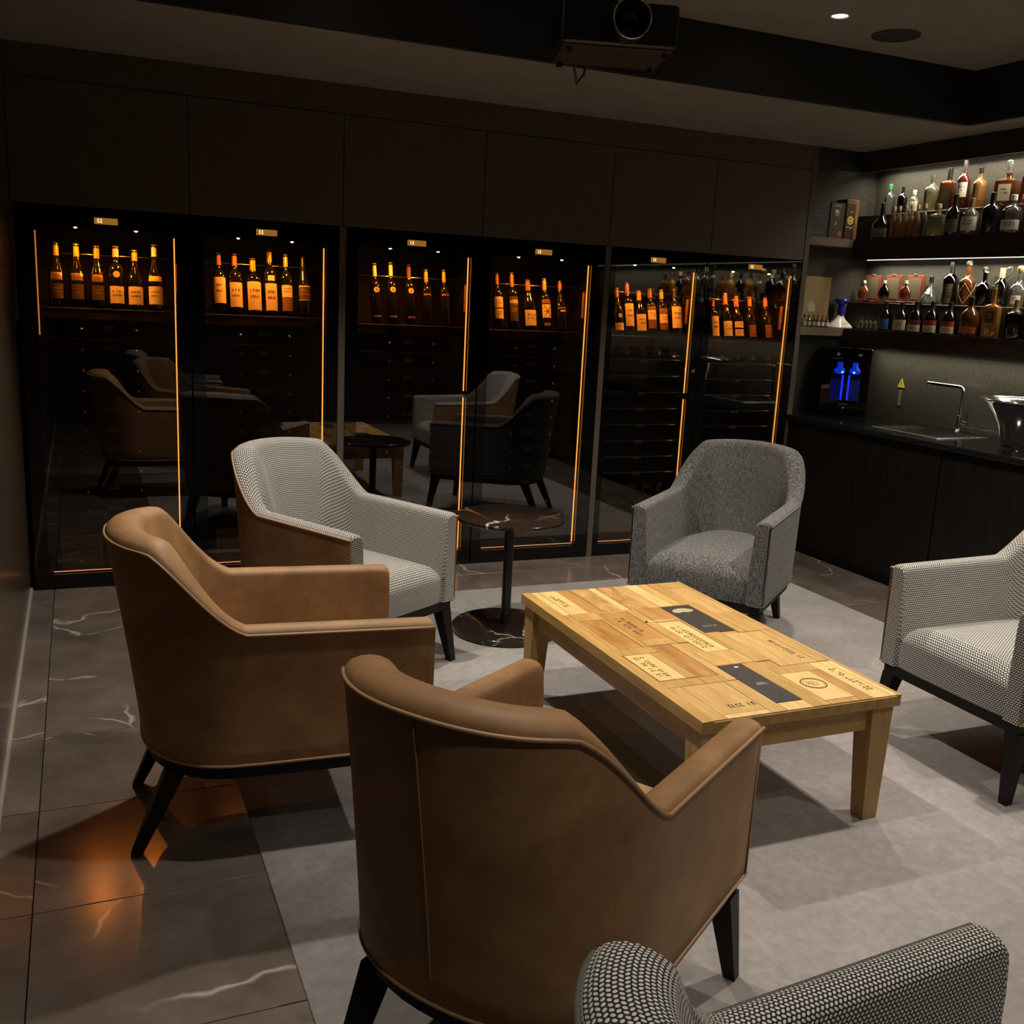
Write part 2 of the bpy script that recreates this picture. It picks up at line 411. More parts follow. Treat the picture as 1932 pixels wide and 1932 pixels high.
bm = BM(); lathe(bm, [(.118, 0), (.118, -.006), (.108, -.008)], 40, cap=False); obj('rim', bm, plain('grey_rim', (.05, .046, .04), .6), t, True, 40)
bm = BM(); lathe(bm, [(.109, -.007), (.0005, -.009)], 40, cap=False); obj('grille', bm, plain('grille_mesh', (.032, .029, .026), .8), t)
t = empty('projector', (2.98, -1.70, 2.665), math.radians(-18), 'black ceiling projector with a large ringed lens', 'projector')
boxobj('body', (-.24, .24, -.17, .2, 0, .17), BMETAL, t, .02, 3)
boxobj('base_plate', (-.225, .225, -.15, .19, -.006, .002), plain('brown_plastic', (.045, .024, .017), .5), t, .002)
bm = BM(); lathe(bm, [(.074, 0), (.080, .01), (.080, .085), (.066, .085), (.062, .02)], 32, cap=False); o = obj('lens_barrel', bm, BMETAL, t, True, 40); o.rotation_euler = (PI/2, 0, 0); o.location = (.03, -.165, .085)
bm = BM(); tube(bm, [(.075*math.cos(a*PI/20), .075*math.sin(a*PI/20), .088) for a in range(40)], .0042, 6, closed=True); r = obj('lens_ring', bm, CHROME, o, True)
bm = BM(); lathe(bm, [(.064, .04), (.03, .058), (.0005, .064)], 24, cap=False); obj('lens_glass', bm, BGLASS, o, True)
bm = BM()
tube(bm, [(0, .06, .17), (0, .06, .37)], .022, 12); obj('ceiling_pole', bm, BMETAL, t, True, 40)
for k, (px, py) in enumerate(((-.2, .16), (.2, .16), (-.2, -.12), (.2, -.12))):
    bm = BM(); lathe(bm, [(.014, -.02), (.012, 0)], 12); o = obj('foot', bm, BMETAL, t); o.location = (px, py, -.005)
bm = BM(); tube(bm, [(-.1, .2, .05), (-.12, .26, .0), (-.1, .30, -.06), (-.07, .30, -.02), (-.06, .26, .06), (-.05, .2, .1)], .006, 6); obj('cable', bm, BMETAL, t, True)

# ------------------------------------------------------------------ bottles
def bottle_profile(style, H, R):
    if style == 'bordeaux':
        return [(R*.90, 0), (R, .006), (R, H*.60), (R*.93, H*.655), (R*.66, H*.70), (R*.40, H*.735), (R*.36, H*.78), (R*.35, H*.96), (R*.41, H*.965), (R*.41, H*.99), (R*.36, H)]
    if style == 'burgundy':
        return [(R*.90, 0), (R, .006), (R, H*.45), (R*.95, H*.50), (R*.80, H*.57), (R*.58, H*.65), (R*.42, H*.72), (R*.34, H*.80), (R*.32, H*.96), (R*.37, H*.965), (R*.37, H*.99), (R*.33, H)]
    if style == 'spirit':
        return [(R*.92, 0), (R, .005), (R, H*.55), (R*.97, H*.61), (R*.80, H*.67), (R*.50, H*.71), (R*.33, H*.745), (R*.30, H*.80), (R*.30, H)]
    if style == 'round':
        return [(R*.88, 0), (R, .008), (R, H*.42), (R*.96, H*.52), (R*.82, H*.61), (R*.55, H*.68), (R*.34, H*.72), (R*.30, H*.78), (R*.30, H)]
    if style == 'slender':
        return [(R*.92, 0), (R, .004), (R, H*.58), (R*.9, H*.66), (R*.6, H*.74), (R*.45, H*.80), (R*.45, H)]
    if style == 'squat':
        return [(R*.98, 0), (R, .006), (R*.99, H*.36), (R*.92, H*.44), (R*.62, H*.53), (R*.36, H*.60), (R*.27, H*.70), (R*.22, H*.96), (R*.26, H)]
    if style == 'square':
        return [(R*.95, 0), (R, .006), (R, H*.60), (R*.97, H*.65), (R*.80, H*.69), (R*.36, H*.71), (R*.30, H*.75), (R*.30, H)]
    if style == 'decanter':
        return [(R*.96, 0), (R, .006), (R*.97, H*.50), (R*.94, H*.54), (R*.62, H*.57), (R*.28, H*.60), (R*.24, H*.66), (R*.30, H*.70)]
    if style == 'cone':
        return [(R*.97, 0), (R, .008), (R*.92, H*.12), (R*.62, H*.34), (R*.34, H*.54), (R*.20, H*.64), (R*.17, H*.72), (R*.17, H)]
    if style == 'disc':
        return [(R*.55, 0), (R*.80, H*.06), (R*.98, H*.25), (R, H*.36), (R*.92, H*.52), (R*.66, H*.66), (R*.30, H*.74), (R*.24, H*.80), (R*.24, H)]
    if style == 'mini':
        return [(R*.9, 0), (R, .003), (R, H*.55), (R*.7, H*.66), (R*.4, H*.73), (R*.38, H)]
EXPO = {'square': 7, 'decanter': 9}
def radius_at(prof, z):
    for (r0, z0), (r1, z1) in zip(prof, prof[1:]):
        if z0 <= z <= z1: return r0 + (r1-r0)*((z-z0)/max(z1-z0, 1e-6))
    return prof[-1][0]
def patch(prof, z0, z1, half, ex=None, sx=1, sy=1, off=.0008, n=10, rows=4, ctr=-PI/2):
    V, F = [], []
    for j in range(rows+1):
        z = z0+(z1-z0)*j/rows; r = radius_at(prof, z)
        for i in range(n+1):
            a = ctr - half + 2*half*i/n; ca, sa = math.cos(a), math.sin(a)
            q = 1.0 if not ex else 1/((abs(ca)**ex + abs(sa)**ex)**(1/ex))
            V.append(((r*q+off)*ca*sx, (r*q+off)*sa*sy, z))
    for j in range(rows):
        for i in range(n):
            a = j*(n+1)+i; F.append((a, a+1, a+n+2, a+n+1))
    return V, [], F
def print_marks(prof, z0, z1, half, ex, seed, rows=2, off=.0014, ctr=-PI/2, sx=1, sy=1):
    """short strokes on a label, standing in for its unreadable small print"""
    rnd = random.Random(seed); V, F = [], []
    for r in range(rows):
        zc = z0 + (z1-z0)*(r+.5)/rows; hh = (z1-z0)/rows*.28; n = rnd.randint(5, 8)
        for i in range(n):
            if rnd.random() < .15: continue
            a0 = ctr - half + 2*half*(i+.1)/n; a1 = ctr - half + 2*half*(i+.1+rnd.uniform(.4, .75))/n
            b = len(V)
            for z in (zc-hh*rnd.uniform(.5, 1), zc+hh*rnd.uniform(.5, 1)):
                for a in (a0, a1):
                    ca, sa = math.cos(a), math.sin(a); q = 1.0 if not ex else 1/((abs(ca)**ex + abs(sa)**ex)**(1/ex)); R_ = radius_at(prof, z)*q+off
                    V.append((R_*ca*sx, R_*sa*sy, z))
            F.append((b, b+1, b+3, b+2))
    return V, [], F
def bottle(style, H, R, glass, cap, capfrac, labels, label, group, loc, rz=0, tilt=0, cat='bottle', marks=True, sx=1, sy=1, capr=None, liquid=None, seed=1, name='bottle', seg=20):
    """labels: (z0 fraction, z1 fraction, half angle, material)"""
    prof = bottle_profile(style, H, R); ex = EXPO.get(style)
    t = empty(name, loc, rz, label, cat, group); t.rotation_euler = (-tilt, 0, rz) if not rz else (0, 0, rz)
    bm = BM(); nb = len(prof)
    body_i = [z for r, z in prof]
    lathe(bm, prof, seg if not ex else 32, (lambda i: (ex if body_i[i] < H*.66 else None)) if ex else None, sx, sy)
    obj('body', bm, glass, t, True, 45)
    if liquid:
        m_, lv = liquid
        lp = [(r*.90, max(z, .006)) for r, z in prof if z < H*lv] + [(radius_at(prof, H*lv)*.90, H*lv)]
        bm = BM(); lathe(bm, lp, seg if not ex else 32, ex, sx, sy); obj('liquid', bm, m_, t, True, 45)
    if cap:
        if capfrac == 'stopper':
            bm = BM(); z0 = prof[-1][1]; lathe(bm, [(R*.20, z0-.01), (R*.30, z0+H*.02), (R*.16, z0+H*.05), (R*.24, z0+H*.10), (R*.26, z0+H*.27), (R*.2, z0+H*.29)], 16, 4); obj('stopper', bm, cap, t, True, 40)
        elif capfrac == 'ball':
            bm = BM(); z0 = prof[-1][1]; lathe(bm, [(R*.22, z0-.008), (R*.34, z0+.002), (R*.46, z0+R*.25), (R*.44, z0+R*.5), (R*.25, z0+R*.68), (R*.02, z0+R*.7)], 16); obj('stopper', bm, cap, t, True, 40)
        else:
            z0 = H*(1-capfrac); rc = [(radius_at(prof, z0+(H-z0)*k/4)+.0012, z0+(H-z0)*k/4) for k in range(5)]
            if capr: rc = [(capr, z) for r, z in rc]
            rc.append((rc[-1][0]*.9, H+.0015)); bm = BM(); lathe(bm, rc, 16); obj('cap', bm, cap, t, True, 40)
    for k, (a, b, half, m_) in enumerate(labels):
        lo = obj('label', patch(prof, H*a, H*b, half, ex, sx, sy), m_, t, True)
        if marks and (b-a) > .1:
            mk = INK if m_ in (CREAM, WHITEL, GOLD, ORANGEL, REDL) else GOLD
            obj('print', print_marks(prof, H*(a+(b-a)*.35), H*(a+(b-a)*.8), half*.6, ex, seed*7+k, 2, sx=sx, sy=sy), mk, lo)
    return t

# ------------------------------------------------------------------ wine cabinets
ORD = ['first', 'second', 'third', 'fourth', 'fifth', 'sixth', 'seventh', 'eighth', 'ninth', 'tenth', 'eleventh', 'twelfth']
#        door x0, x1, glass x0, x1, bottle shelf z
DOORS = [(.618, 1.438, .690, 1.372, 1.492), (1.442, 2.237, 1.510, 2.168, 1.487), (2.279, 3.093, 2.350, 3.030, 1.466), (3.097, 3.919, 3.160, 3.830, 1.459), (3.961, 4.670, 4.000, 4.605, 1.450), (4.674, 5.438, 4.735, 5.375, 1.436)]
ORANGE = (1.0, .255, .014)
LEDM = emis('amber_led', (1.0, .36, .06), 2.0)
LEDB = emis('amber_led_base', (1.0, .40, .17), 1.2)
DISP = emis('display_amber', (1.0, .42, .06), .28)
DIGIT = emis('display_digit', (1.0, .72, .32), 2.2)
SPOTL = emis('cabinet_spot', (1.0, .55, .15), 110)
CABLABEL = ['black glass-door wine cabinet touching the dark side wall', 'wine cabinet second from the dark side wall with six labelled bottles', 'wine cabinet behind the side table with three roundel bottles on its shelf',
            'wine cabinet behind the side table with a cross-marked bottle on its shelf', 'wine cabinet with open racks standing two doors from the bar', 'wine cabinet with open racks standing right beside the bar']
for d, (x0, x1, g0, g1, zs) in enumerate(DOORS):
    cab = empty('wine_cabinet', ((x0+x1)/2, 0, 0), 0, CABLABEL[d], 'wine cabinet', 'built-in wine cabinets along the back wall')
    X = (x0+x1)/2
    zt, zb = 1.895, .082
    bm = BM()
    box(bm, x0-X, x1-X, .57, .60, 0, 1.994); box(bm, x0-X, x1-X, .022, .57, 0, .055); box(bm, x0-X, x1-X, .022, .57, 1.93, 1.994)
    box(bm, x0-X, x0+.03-X, .022, .57, .055, 1.93); box(bm, x1-.03-X, x1-X, .022, .57, .055, 1.93)
    obj('carcass', bm, CARC, cab)
    door = empty('door', (0, 0, 0)); door.parent = cab
    bm = BM()
    for b in ((x0+.002, g0, 0, .022, .004, 1.99), (g1, x1-.002, 0, .022, .004, 1.99), (g0, g1, 0, .022, .004, zb), (g0, g1, 0, .022, zt, 1.99)):
        box(bm, b[0]-X, b[1]-X, *b[2:])
    obj('door_frame', bm, BGLASS, door)
    boxobj('pane', (g0-X-.004, g1-X+.004, .008, .013, zb-.004, zt+.004), DOORG, door)
    # amber led profile along the hinge side and the foot of the opening
    e = g1-.010-X
    for (za, zb2) in (((.10, 1.045), (1.085, 1.872)) if d in (2, 4) else ((.10, 1.872),)):
        boxobj('led_strip', (e-.0030, e+.0030, .026, .032, za, zb2), LEDM, cab)
    boxobj('led_strip', (g0-X+.02, e+.004, .026, .032, .089, .092), LEDB, cab)
    if d == 0: boxobj('led_strip', (g0-X+.004, g0-X+.010, .060, .064, 1.35, 1.87), emis('dim_amber_led', (1.0, .36, .07), .8), cab)
    xm = (g0+g1)/2 - X
    boxobj('display', (xm-.056, xm+.056, -.0012, .001, 1.917, 1.949), DISP, cab)
    tm = text_mesh('52' if d < 2 else '12', .026); tm.materials.append(DIGIT); to = bpy.data.objects.new('digits', tm); link(to, cab); to.location = (xm-.03, -.0018, 1.933); to.rotation_euler = (PI/2, 0, 0)
    # spot lamps
    for sx_ in (-.145, .145):
        lp = empty('spot_lamp', (xm+sx_, .042, 1.905)); lp.parent = cab
        bm = BM(); lathe(bm, [(.018, .012), (.018, -.006), (.013, -.008)], 14, cap=False); obj('housing', bm, BMETAL, lp, True)
        bm = BM(); lathe(bm, [(.013, -.007), (.0005, -.014)], 14, cap=False); obj('bulb', bm, SPOTL, lp)
        ld = bpy.data.lights.new('cabinet_lamp', 'SPOT'); ld.energy = 12.0; ld.color = ORANGE; ld.spot_size = math.radians(160); ld.spot_blend = .8; ld.shadow_soft_size = .012
        lo = bpy.data.objects.new('lamp', ld); link(lo, lp); lo.location = (0, 0, -.02)
    # display shelf and neck rail
    boxobj('display_shelf', (g0-.03-X, g1+.03-X, .064, .34, zs-.022, zs), plain('shelf_black', (.006, .005, .004), .5, 0, .2), cab, .002)
    bm = BM(); tube(bm, [(g0-.03-X, .205, zs+.275), (g1+.03-X, .205, zs+.275)], .0045, 8); obj('neck_rail', bm, plain('rail_steel', (.6, .55, .5), .25, 1.0), cab, True)
    for s_ in (0, 1):
        xx = (g0-.012 if s_ == 0 else g1+.004)-X
        boxobj('side_bracket', (xx, xx+.008, .09, .115, zs+.09, zs+.25), plain('bracket_brown', (.25, .13, .05), .5), cab)
    # drawers or racks
    n = 8 if d == 4 else 10; top = zs-.055; pitch = .108
    for k in range(n):
        zc = top - .053 - k*pitch
        if d < 4:
            dr = boxobj('drawer', (g0-.005-X, g1+.005-X, .100, .115, zc-.050, zc+.050), plain('drawer_front', (.004, .003, .0027), .5, 0, .2), cab)
            for s_ in (-.135, .135):
                bm = BM(); lathe(bm, [(.003, 0), (.003, .038), (.0055, .040), (.0078, .043), (.0085, .0465), (.0078, .050), (.0055, .053), (.001, .055)], 12); kn = obj('knob', bm, plain('knob_steel', (.85, .85, .85), .2, 1.0), dr, True); kn.rotation_euler = (PI/2, 0, 0); kn.location = (xm+s_, .100, zc)
            pl = boxobj('label_plate', (xm-.035, xm+.035, .0985, .1002, zc-.002, zc+.022), plain('plate_dark', (.05, .04, .03), .35), dr)
            bm = BM(); glyphs(bm, -.03, -.008, .06, .018, 0, 1, 7, seed=d*20+k); g = obj('plate_print', bm, plain('plate_print', (.42, .33, .24), .5), dr); g.rotation_euler = (PI/2, 0, 0); g.location = (xm, .098, zc+.008)
        else:
            rk = boxobj('rack_rail', (g0-.005-X, g1+.005-X, .085, .096, zc-.047, zc-.040), plain('rack_steel', (.42, .40, .38), .3, 1.0), cab)
            boxobj('rack_tray', (g0-.02-X, g1+.02-X, .096, .45, zc-.047, zc-.041), CARC, rk)
            boxobj('label_plate', (xm-.03, xm+.03, .082, .0848, zc-.060, zc-.042), plain('plate_grey', (.22, .21, .2), .4), rk)
    # lying bottles on the top rack
    nl = 0 if d == 0 else 5
    if d > 3:
        for k in range(nl):
            lx = g0 + (g1-g0)*(k+.5)/nl
            t = empty('lying_bottle', (lx, .10, top-.053-.041+.04), 0, 'dark bottle lying neck out on the top rack of the %s wine cabinet' % ('fifth' if d == 4 else 'sixth'), 'bottle', 'bottles lying on the top rack of cabinet %d' % (d+1))
            t.rotation_euler = (-PI/2, 0, 0)
            pr = bottle_profile('bordeaux', .30, .038)
            bm = BM(); lathe(bm, [(r, .30-z) for r, z in pr][::-1], 16); obj('body', bm, BODYW, t, True, 45)
            bm = BM(); lathe(bm, [(.0155, -.001), (.0165, .055)], 12); obj('cap', bm, GOLDF if k % 2 else BROWNL, t, True, 40)
    # standing base of the cabinet: wooden crates
    if d in (0, 1, 4):
        cw = {0: (.752, .96), 1: (1.57, 1.83), 4: (4.075, 4.36)}[d]
        t = empty('wine_crate', ((cw[0]+cw[1])/2, .12, .055), 0, {0: 'plain wooden wine crate at the foot of the cabinet by the side wall', 1: 'framed wooden crate at the foot of the second wine cabinet', 4: 'framed wooden crate at the foot of the rack cabinet behind the grey armchair'}[d], 'crate')
        hw = (cw[1]-cw[0])/2
        mw = plain('crate_board', (.26, .18, .10), .6)
        boxobj('box', (-hw, hw, .012, .28, .002, .21), mw, t)
        boxobj('front_board', (-hw+.012, hw-.012, .006, .012, .014, .098), plain('crate_face', (.22, .15, .08), .6), t); boxobj('front_board', (-hw+.012, hw-.012, .006, .012, .104, .198), plain('crate_face2', (.17, .115, .065), .6), t)
        for bx in ((-hw, hw, .002, .014), (-hw, hw, .198, .21)): boxobj('batten', (bx[0], bx[1], 0, .012, bx[2], bx[3]), mw, t)
        for bx in ((-hw, -hw+.012), (hw-.012, hw)): boxobj('batten', (bx[0], bx[1], 0, .012, .014, .198), mw, t)
# round bottle ends stacked at the foot of the fifth cabinet
for r_ in range(2):
    for k in range(5):
        t = empty('stacked_bottle', (4.06+.105*k+(.05 if r_ else 0), .15, .335+.09*r_), 0, 'dark bottle laid base-out in the pile low in the fifth wine cabinet', 'bottle', 'bottles piled at the foot of the fifth cabinet')
        t.rotation_euler = (-PI/2, 0, 0)
        bm = BM(); lathe(bm, [(.012, .012), (.034, .0), (.042, .006), (.043, .18), (.03, .21), (.015, .235), (.014, .29)], 18); obj('body', bm, BODYW, t, True, 45)
boxobj('pile_shelf', (4.0, 4.605, .1, .5, .275, .29), CARC)
tag(bpy.data.objects['pile_shelf'], 'low black shelf carrying the bottle pile in the fifth wine cabinet', 'shelf')

# cabinet bottles: (cabinet, x, H, R, style, capsule, capfrac, labels, description)
BR = 0.8
CB = [
 (0, .787, .320, .041, 'burgundy', GOLDF, .20, [(.10, .34, BR, 'D'), (.40, .52, .7, 'G')], 'dark-labelled sparkling bottle with gold foil neck'),
 (0, .885, .320, .041, 'burgundy', GOLDF, .20, [(.10, .34, BR, 'D'), (.40, .52, .7, 'G')], 'dark-labelled sparkling bottle with gold foil neck'),
 (0, .983, .315, .041, 'burgundy', GOLDF, .20, [(.10, .34, BR, 'D'), (.40, .52, .7, 'G')], 'dark-labelled sparkling bottle with gold foil neck'),
 (0, 1.076, .320, .040, 'bordeaux', CREAM, .17, [(.06, .34, 1.0, 'C'), ('V',)], 'round-seal bottle with cream label'),
 (0, 1.169, .305, .042, 'burgundy', GOLDF, .18, [(.05, .36, 1.0, 'C')], 'cream-labelled bottle with gold capsule'),
 (0, 1.270, .340, .042, 'burgundy', CREAM, .18, [(.06, .34, 1.0, 'C'), (.42, .50, .9, 'C')], 'cream-labelled bottle with shoulder collar'),
 (1, 1.604, .325, .037, 'bordeaux', BROWNL, .20, [(.14, .58, 1.0, 'C')], 'tall cream-labelled bottle with brown capsule'),
 (1, 1.691, .325, .039, 'bordeaux', BROWNL, .20, [(.08, .50, 1.0, 'C')], 'cream-labelled bottle with brown capsule'),
 (1, 1.790, .305, .042, 'bordeaux', GOLDF, .22, [(.04, .56, 1.05, 'C')], 'broad bottle with crested cream label'),
 (1, 1.883, .365, .037, 'bordeaux', GOLDF, .20, [(.04, .46, 1.0, 'C'), (.50, .58, .5, 'C')], 'tall bottle with picture label'),
 (1, 1.972, .340, .034, 'bordeaux', GOLDF, .20, [(.28, .48, 1.0, 'C'), (.05, .27, 1.0, 'B')], 'bottle with half cream half brown label'),
 (1, 2.071, .335, .039, 'burgundy', BMETAL, .18, [(.24, .48, 1.0, 'D'), (.47, .485, 1.0, 'C'), (.33, .345, 1.0, 'C'), (.235, .25, 1.0, 'C')], 'black bottle with dark ribbed label'),
 (2, 2.491, .345, .030, 'bordeaux', CREAM, .22, [('R',), (.08, .11, .9, 'G')], 'slim dark bottle with pale roundel'),
 (2, 2.590, .355, .030, 'bordeaux', CREAM, .22, [('R',), (.08, .11, .9, 'G')], 'slim dark bottle with pale roundel'),
 (2, 2.701, .350, .030, 'bordeaux', BROWNL, .22, [('R',), (.08, .11, .9, 'G')], 'slim dark bottle with pale roundel'),
 (2, 2.807, .325, .030, 'bordeaux', GOLDF, .22, [(.52, .55, .9, 'G')], 'slim dark bottle with yellow capsule'),
 (2, 2.921, .330, .030, 'bordeaux', GOLDF, .22, [(.52, .55, .9, 'G')], 'slim dark bottle with yellow capsule'),
 (3, 3.266, .335, .033, 'bordeaux', BROWNL, .20, [(.16, .34, 1.0, 'C'), (.36, .56, 1.0, 'C')], 'bottle with two stacked cream labels'),
 (3, 3.367, .345, .033, 'bordeaux', BROWNL, .24, [(.12, .56, 1.0, 'D'), (.44, .50, .9, 'C'), (.28, .36, .7, 'G')], 'dark-labelled bottle with printed band'),
 (3, 3.475, .305, .044, 'burgundy', BROWNL, .22, [(.04, .36, 1.0, 'C')], 'broad-shouldered bottle with low cream label'),
 (3, 3.589, .320, .034, 'bordeaux', GOLDF, .22, [(.22, .48, 1.0, 'C'), (.50, .58, 1.0, 'B'), (.06, .12, .7, 'G'), ('X',)], 'bottle with a cross on its label'),
 (3, 3.698, .310, .036, 'burgundy', BROWNL, .18, [(.42, .45, .9, 'G'), (.36, .39, .5, 'C')], 'dark bottle with slanted thin script'),
 (4, 4.108, .295, .036, 'burgundy', BROWNL, .2, [(.06, .22, 1.0, 'C'), ('R2',)], 'sloping bottle with round seal'),
 (4, 4.187, .335, .036, 'bordeaux', BROWNL, .22, [(.14, .58, 1.0, 'C')], 'tall cream-labelled bottle'),
 (4, 4.273, .285, .041, 'burgundy', GOLDF, .22, [(.06, .44, 1.0, 'C')], 'broad cream-labelled bottle with gold capsule'),
 (4, 4.357, .305, .036, 'bordeaux', BROWNL, .2, [(.12, .30, 1.0, 'B'), (.31, .52, 1.0, 'C'), (.53, .60, 1.0, 'B')], 'banded brown and cream label bottle'),
 (4, 4.445, .300, .036, 'bordeaux', GOLDF, .2, [(.10, .24, 1.0, 'B'), (.25, .45, 1.0, 'C'), (.46, .58, 1.0, 'B')], 'banded label bottle with gold capsule'),
 (4, 4.547, .310, .043, 'bordeaux', BMETAL, .2, [(.14, .60, 1.05, 'C')], 'large bottle with big printed cream label'),
 (5, 4.850, .275, .037, 'bordeaux', BROWNL, .2, [(.06, .55, .8, 'C')], 'narrow-turned cream-labelled bottle'),
 (5, 4.953, .315, .040, 'burgundy', ORANGEL, .24, [(.06, .38, 1.0, 'C')], 'cream-labelled bottle with red capsule'),
 (5, 5.044, .300, .041, 'burgundy', ORANGEL, .24, [(.26, .40, 1.0, 'C'), (.07, .22, 1.0, 'C')], 'bottle with split cream label'),
 (5, 5.155, .300, .038, 'burgundy', ORANGEL, .22, [(.06, .34, .8, 'B')], 'brown-labelled bottle with orange capsule'),
 (5, 5.289, .300, .038, 'burgundy', ORANGEL, .2, [(.06, .36, .8, 'B')], 'slanted brown-labelled bottle'),
]
LM = {'C': CREAM, 'D': DARKL, 'G': GOLD, 'B': BROWNL}
cnt = {}
for (d, x, H, R, st, cap, cf, labs, desc) in CB:
    i = cnt.get(d, 0); cnt[d] = i+1
    tilt = .17 if d == 0 else .24
    L = [l if isinstance(l[0], str) else (l[0], l[1], l[2], LM[l[3]]) for l in labs]
    zs = DOORS[d][4]
    t = bottle(st, H, R, BODYW, cap, cf, [l for l in L if not isinstance(l[0], str)], '%s, %s in the %s wine cabinet from side wall' % (desc, ORD[i], ORD[d]), 'bottles displayed in the wine cabinets',
               (x, .105, zs+R*math.sin(tilt)), 0, tilt, seed=d*10+i, name='wine_bottle')
    prof = bottle_profile(st, H, R)
    for l in L:
        if not isinstance(l[0], str): continue
        k = l[0]
        if k in ('V', 'R', 'R2'):
            zc = {'V': .53, 'R': .60, 'R2': .38}[k]*H; rr = .0165 if k != 'R2' else .013
            if k == 'R': zc = .54*H
            bm = BM(); lathe(bm, [(rr, -.001), (rr, .0012)], 24); s_ = obj('seal', bm, CREAM, t); s_.rotation_euler = (PI/2, 0, 0); s_.location = (0, -radius_at(prof, zc)-.0015, zc)
            bm = BM(); tube(bm, [(rr*.82*math.cos(a*PI/12), rr*.82*math.sin(a*PI/12), .0014) for a in range(24)], .0006, 4, closed=True); obj('seal_ring', bm, BROWNL, s_)
            if k == 'V':
                tm = text_mesh('V', .024); tm.materials.append(BROWNL); vo = bpy.data.objects.new('monogram', tm); link(vo, s_); vo.location = (0, 0, .0016)
            else:
                bm = BM(); prism(bm, [(-rr*.35, -rr*.4), (rr*.35, -rr*.4), (rr*.28, rr*.2), (0, rr*.6), (-rr*.28, rr*.2)], .0012, .0018); obj('emblem', bm, BROWNL, s_)
        if k == 'X':
            bm = BM(); zc = .35*H; hw, hh = .020, .034
            for sg in (1, -1):
                tube(bm, [(-hw*sg, -math.sqrt(R*R-hw*hw)-.0015, zc-hh), (0, -R-.002, zc), (hw*sg, -math.sqrt(R*R-hw*hw)-.0015, zc+hh)], .0026, 5)
            obj('cross', bm, BROWNL, t)

# ------------------------------------------------------------------ bar
YE = -4.2       # near end of the bar run, outside the frame
XS = 5.86
top_ = boxobj('worktop', (5.43, XR-.002, YE, -.002, .915, .950), GRANITE, bevel=.003, seg=2); tag(top_, 'polished black stone bar worktop under the bottle shelves', 'worktop')
o = boxobj('worktop_return', (XCOL+.002, XR-.002, -.004, YBAR-.002, .915, .950), GRANITE, top_)
for k in range(6):
    y1 = -.006-.698*k; y0 = y1-.692
    t = empty('base_cabinet', (5.46, (y0+y1)/2, 0), 0, 'dark base cabinet of the bar, %s unit from the wine cabinets' % ORD[k], 'cabinet', 'bar base cabinets')
    boxobj('body', (.02, .66, y0-t.location.y, y1-t.location.y, .075, .914), MATS['dark_wood'], t)
    boxobj('door', (0, .019, y0-t.location.y+.002, y1-t.location.y-.002, .08, .905), MATS['dark_wood'], t, .001)
    boxobj('plinth', (.05, .6, y0-t.location.y, y1-t.location.y, 0, .075), BLACKP, t)
LEDW = emis('white_led', (1.0, .93, .76), 2.2)
def shelf_unit(name, zt, zbot, zstep, label, zend):
    t = empty(name, (XS, 0, zbot), 0, label, 'shelf', 'bar bottle shelves')
    M_ = MATS['shelf_wood']
    boxobj('shelf_board', (0, XR-XS-.002, YE, -.0, zt-zbot-.03, zt-zbot), M_, t)
    boxobj('fascia', (0, .022, YE, 0, 0, zt-zbot-.0305), M_, t)
    if zstep: boxobj('step', (.126, XR-XS-.002, YE, YBAR-.003, zt-zbot+.0005, zstep-zbot), M_, t, .002)
    # return along the niche wall, painted paler for the downlight on its front edge
    boxobj('return_board', (XCOL-XS+.002, -.001, .0, YBAR-.002, zt-zbot-.055, zt-zbot), plain('lit_return_wood', (.15, .105, .078), .45), t)
    boxobj('corner_board', (0, XR-XS-.002, .0005, YBAR-.002, zt-zbot-.03, zt-zbot), M_, t)
    l = boxobj('led_strip', (.160, .170, YE+.1, .03, .005, .008), LEDW, t)
    boxobj('led_channel', (.145, .185, YE+.1, .05, .008, zt-zbot-.0305), M_, t)
    return t
def strip_light(z, watts):
    ld = bpy.data.lights.new('shelf_strip', 'AREA'); ld.shape = 'RECTANGLE'; ld.size = .012; ld.size_y = -YE; ld.energy = watts; ld.color = (1.0, .91, .70); ld.spread = math.radians(150)
    lo = bpy.data.objects.new('shelf_strip', ld); COL.objects.link(lo); lo.location = (XS+.165, YE/2+.02, z-.006); lo.rotation_euler = (0, -.12, 0)
    return lo
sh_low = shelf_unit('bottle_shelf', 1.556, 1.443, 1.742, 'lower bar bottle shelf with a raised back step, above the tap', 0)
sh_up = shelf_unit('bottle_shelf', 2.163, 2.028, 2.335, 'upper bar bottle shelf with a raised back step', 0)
t = empty('shelf_pelmet', (XS, 0, 2.606), 0, 'dark pelmet hiding the light above the upper bottle shelf', 'pelmet')
boxobj('fascia', (0, .022, YE, 0, 0, ZL-2.607), MATS['shelf_wood'], t); boxobj('soffit', (.022, XR-XS-.002, YE, YBAR-.002, .05, .07), MATS['shelf_wood'], t)
boxobj('return_fascia', (XCOL-XS+.002, 0, 0, .02, .0, ZL-2.607), BLACKP, t); boxobj('led_strip', (.159, .171, YE+.1, .03, .044, .05), LEDW, t)
for z, w in ((1.443, 9.5), (2.028, 22), (2.65, 27)): strip_light(z, w)

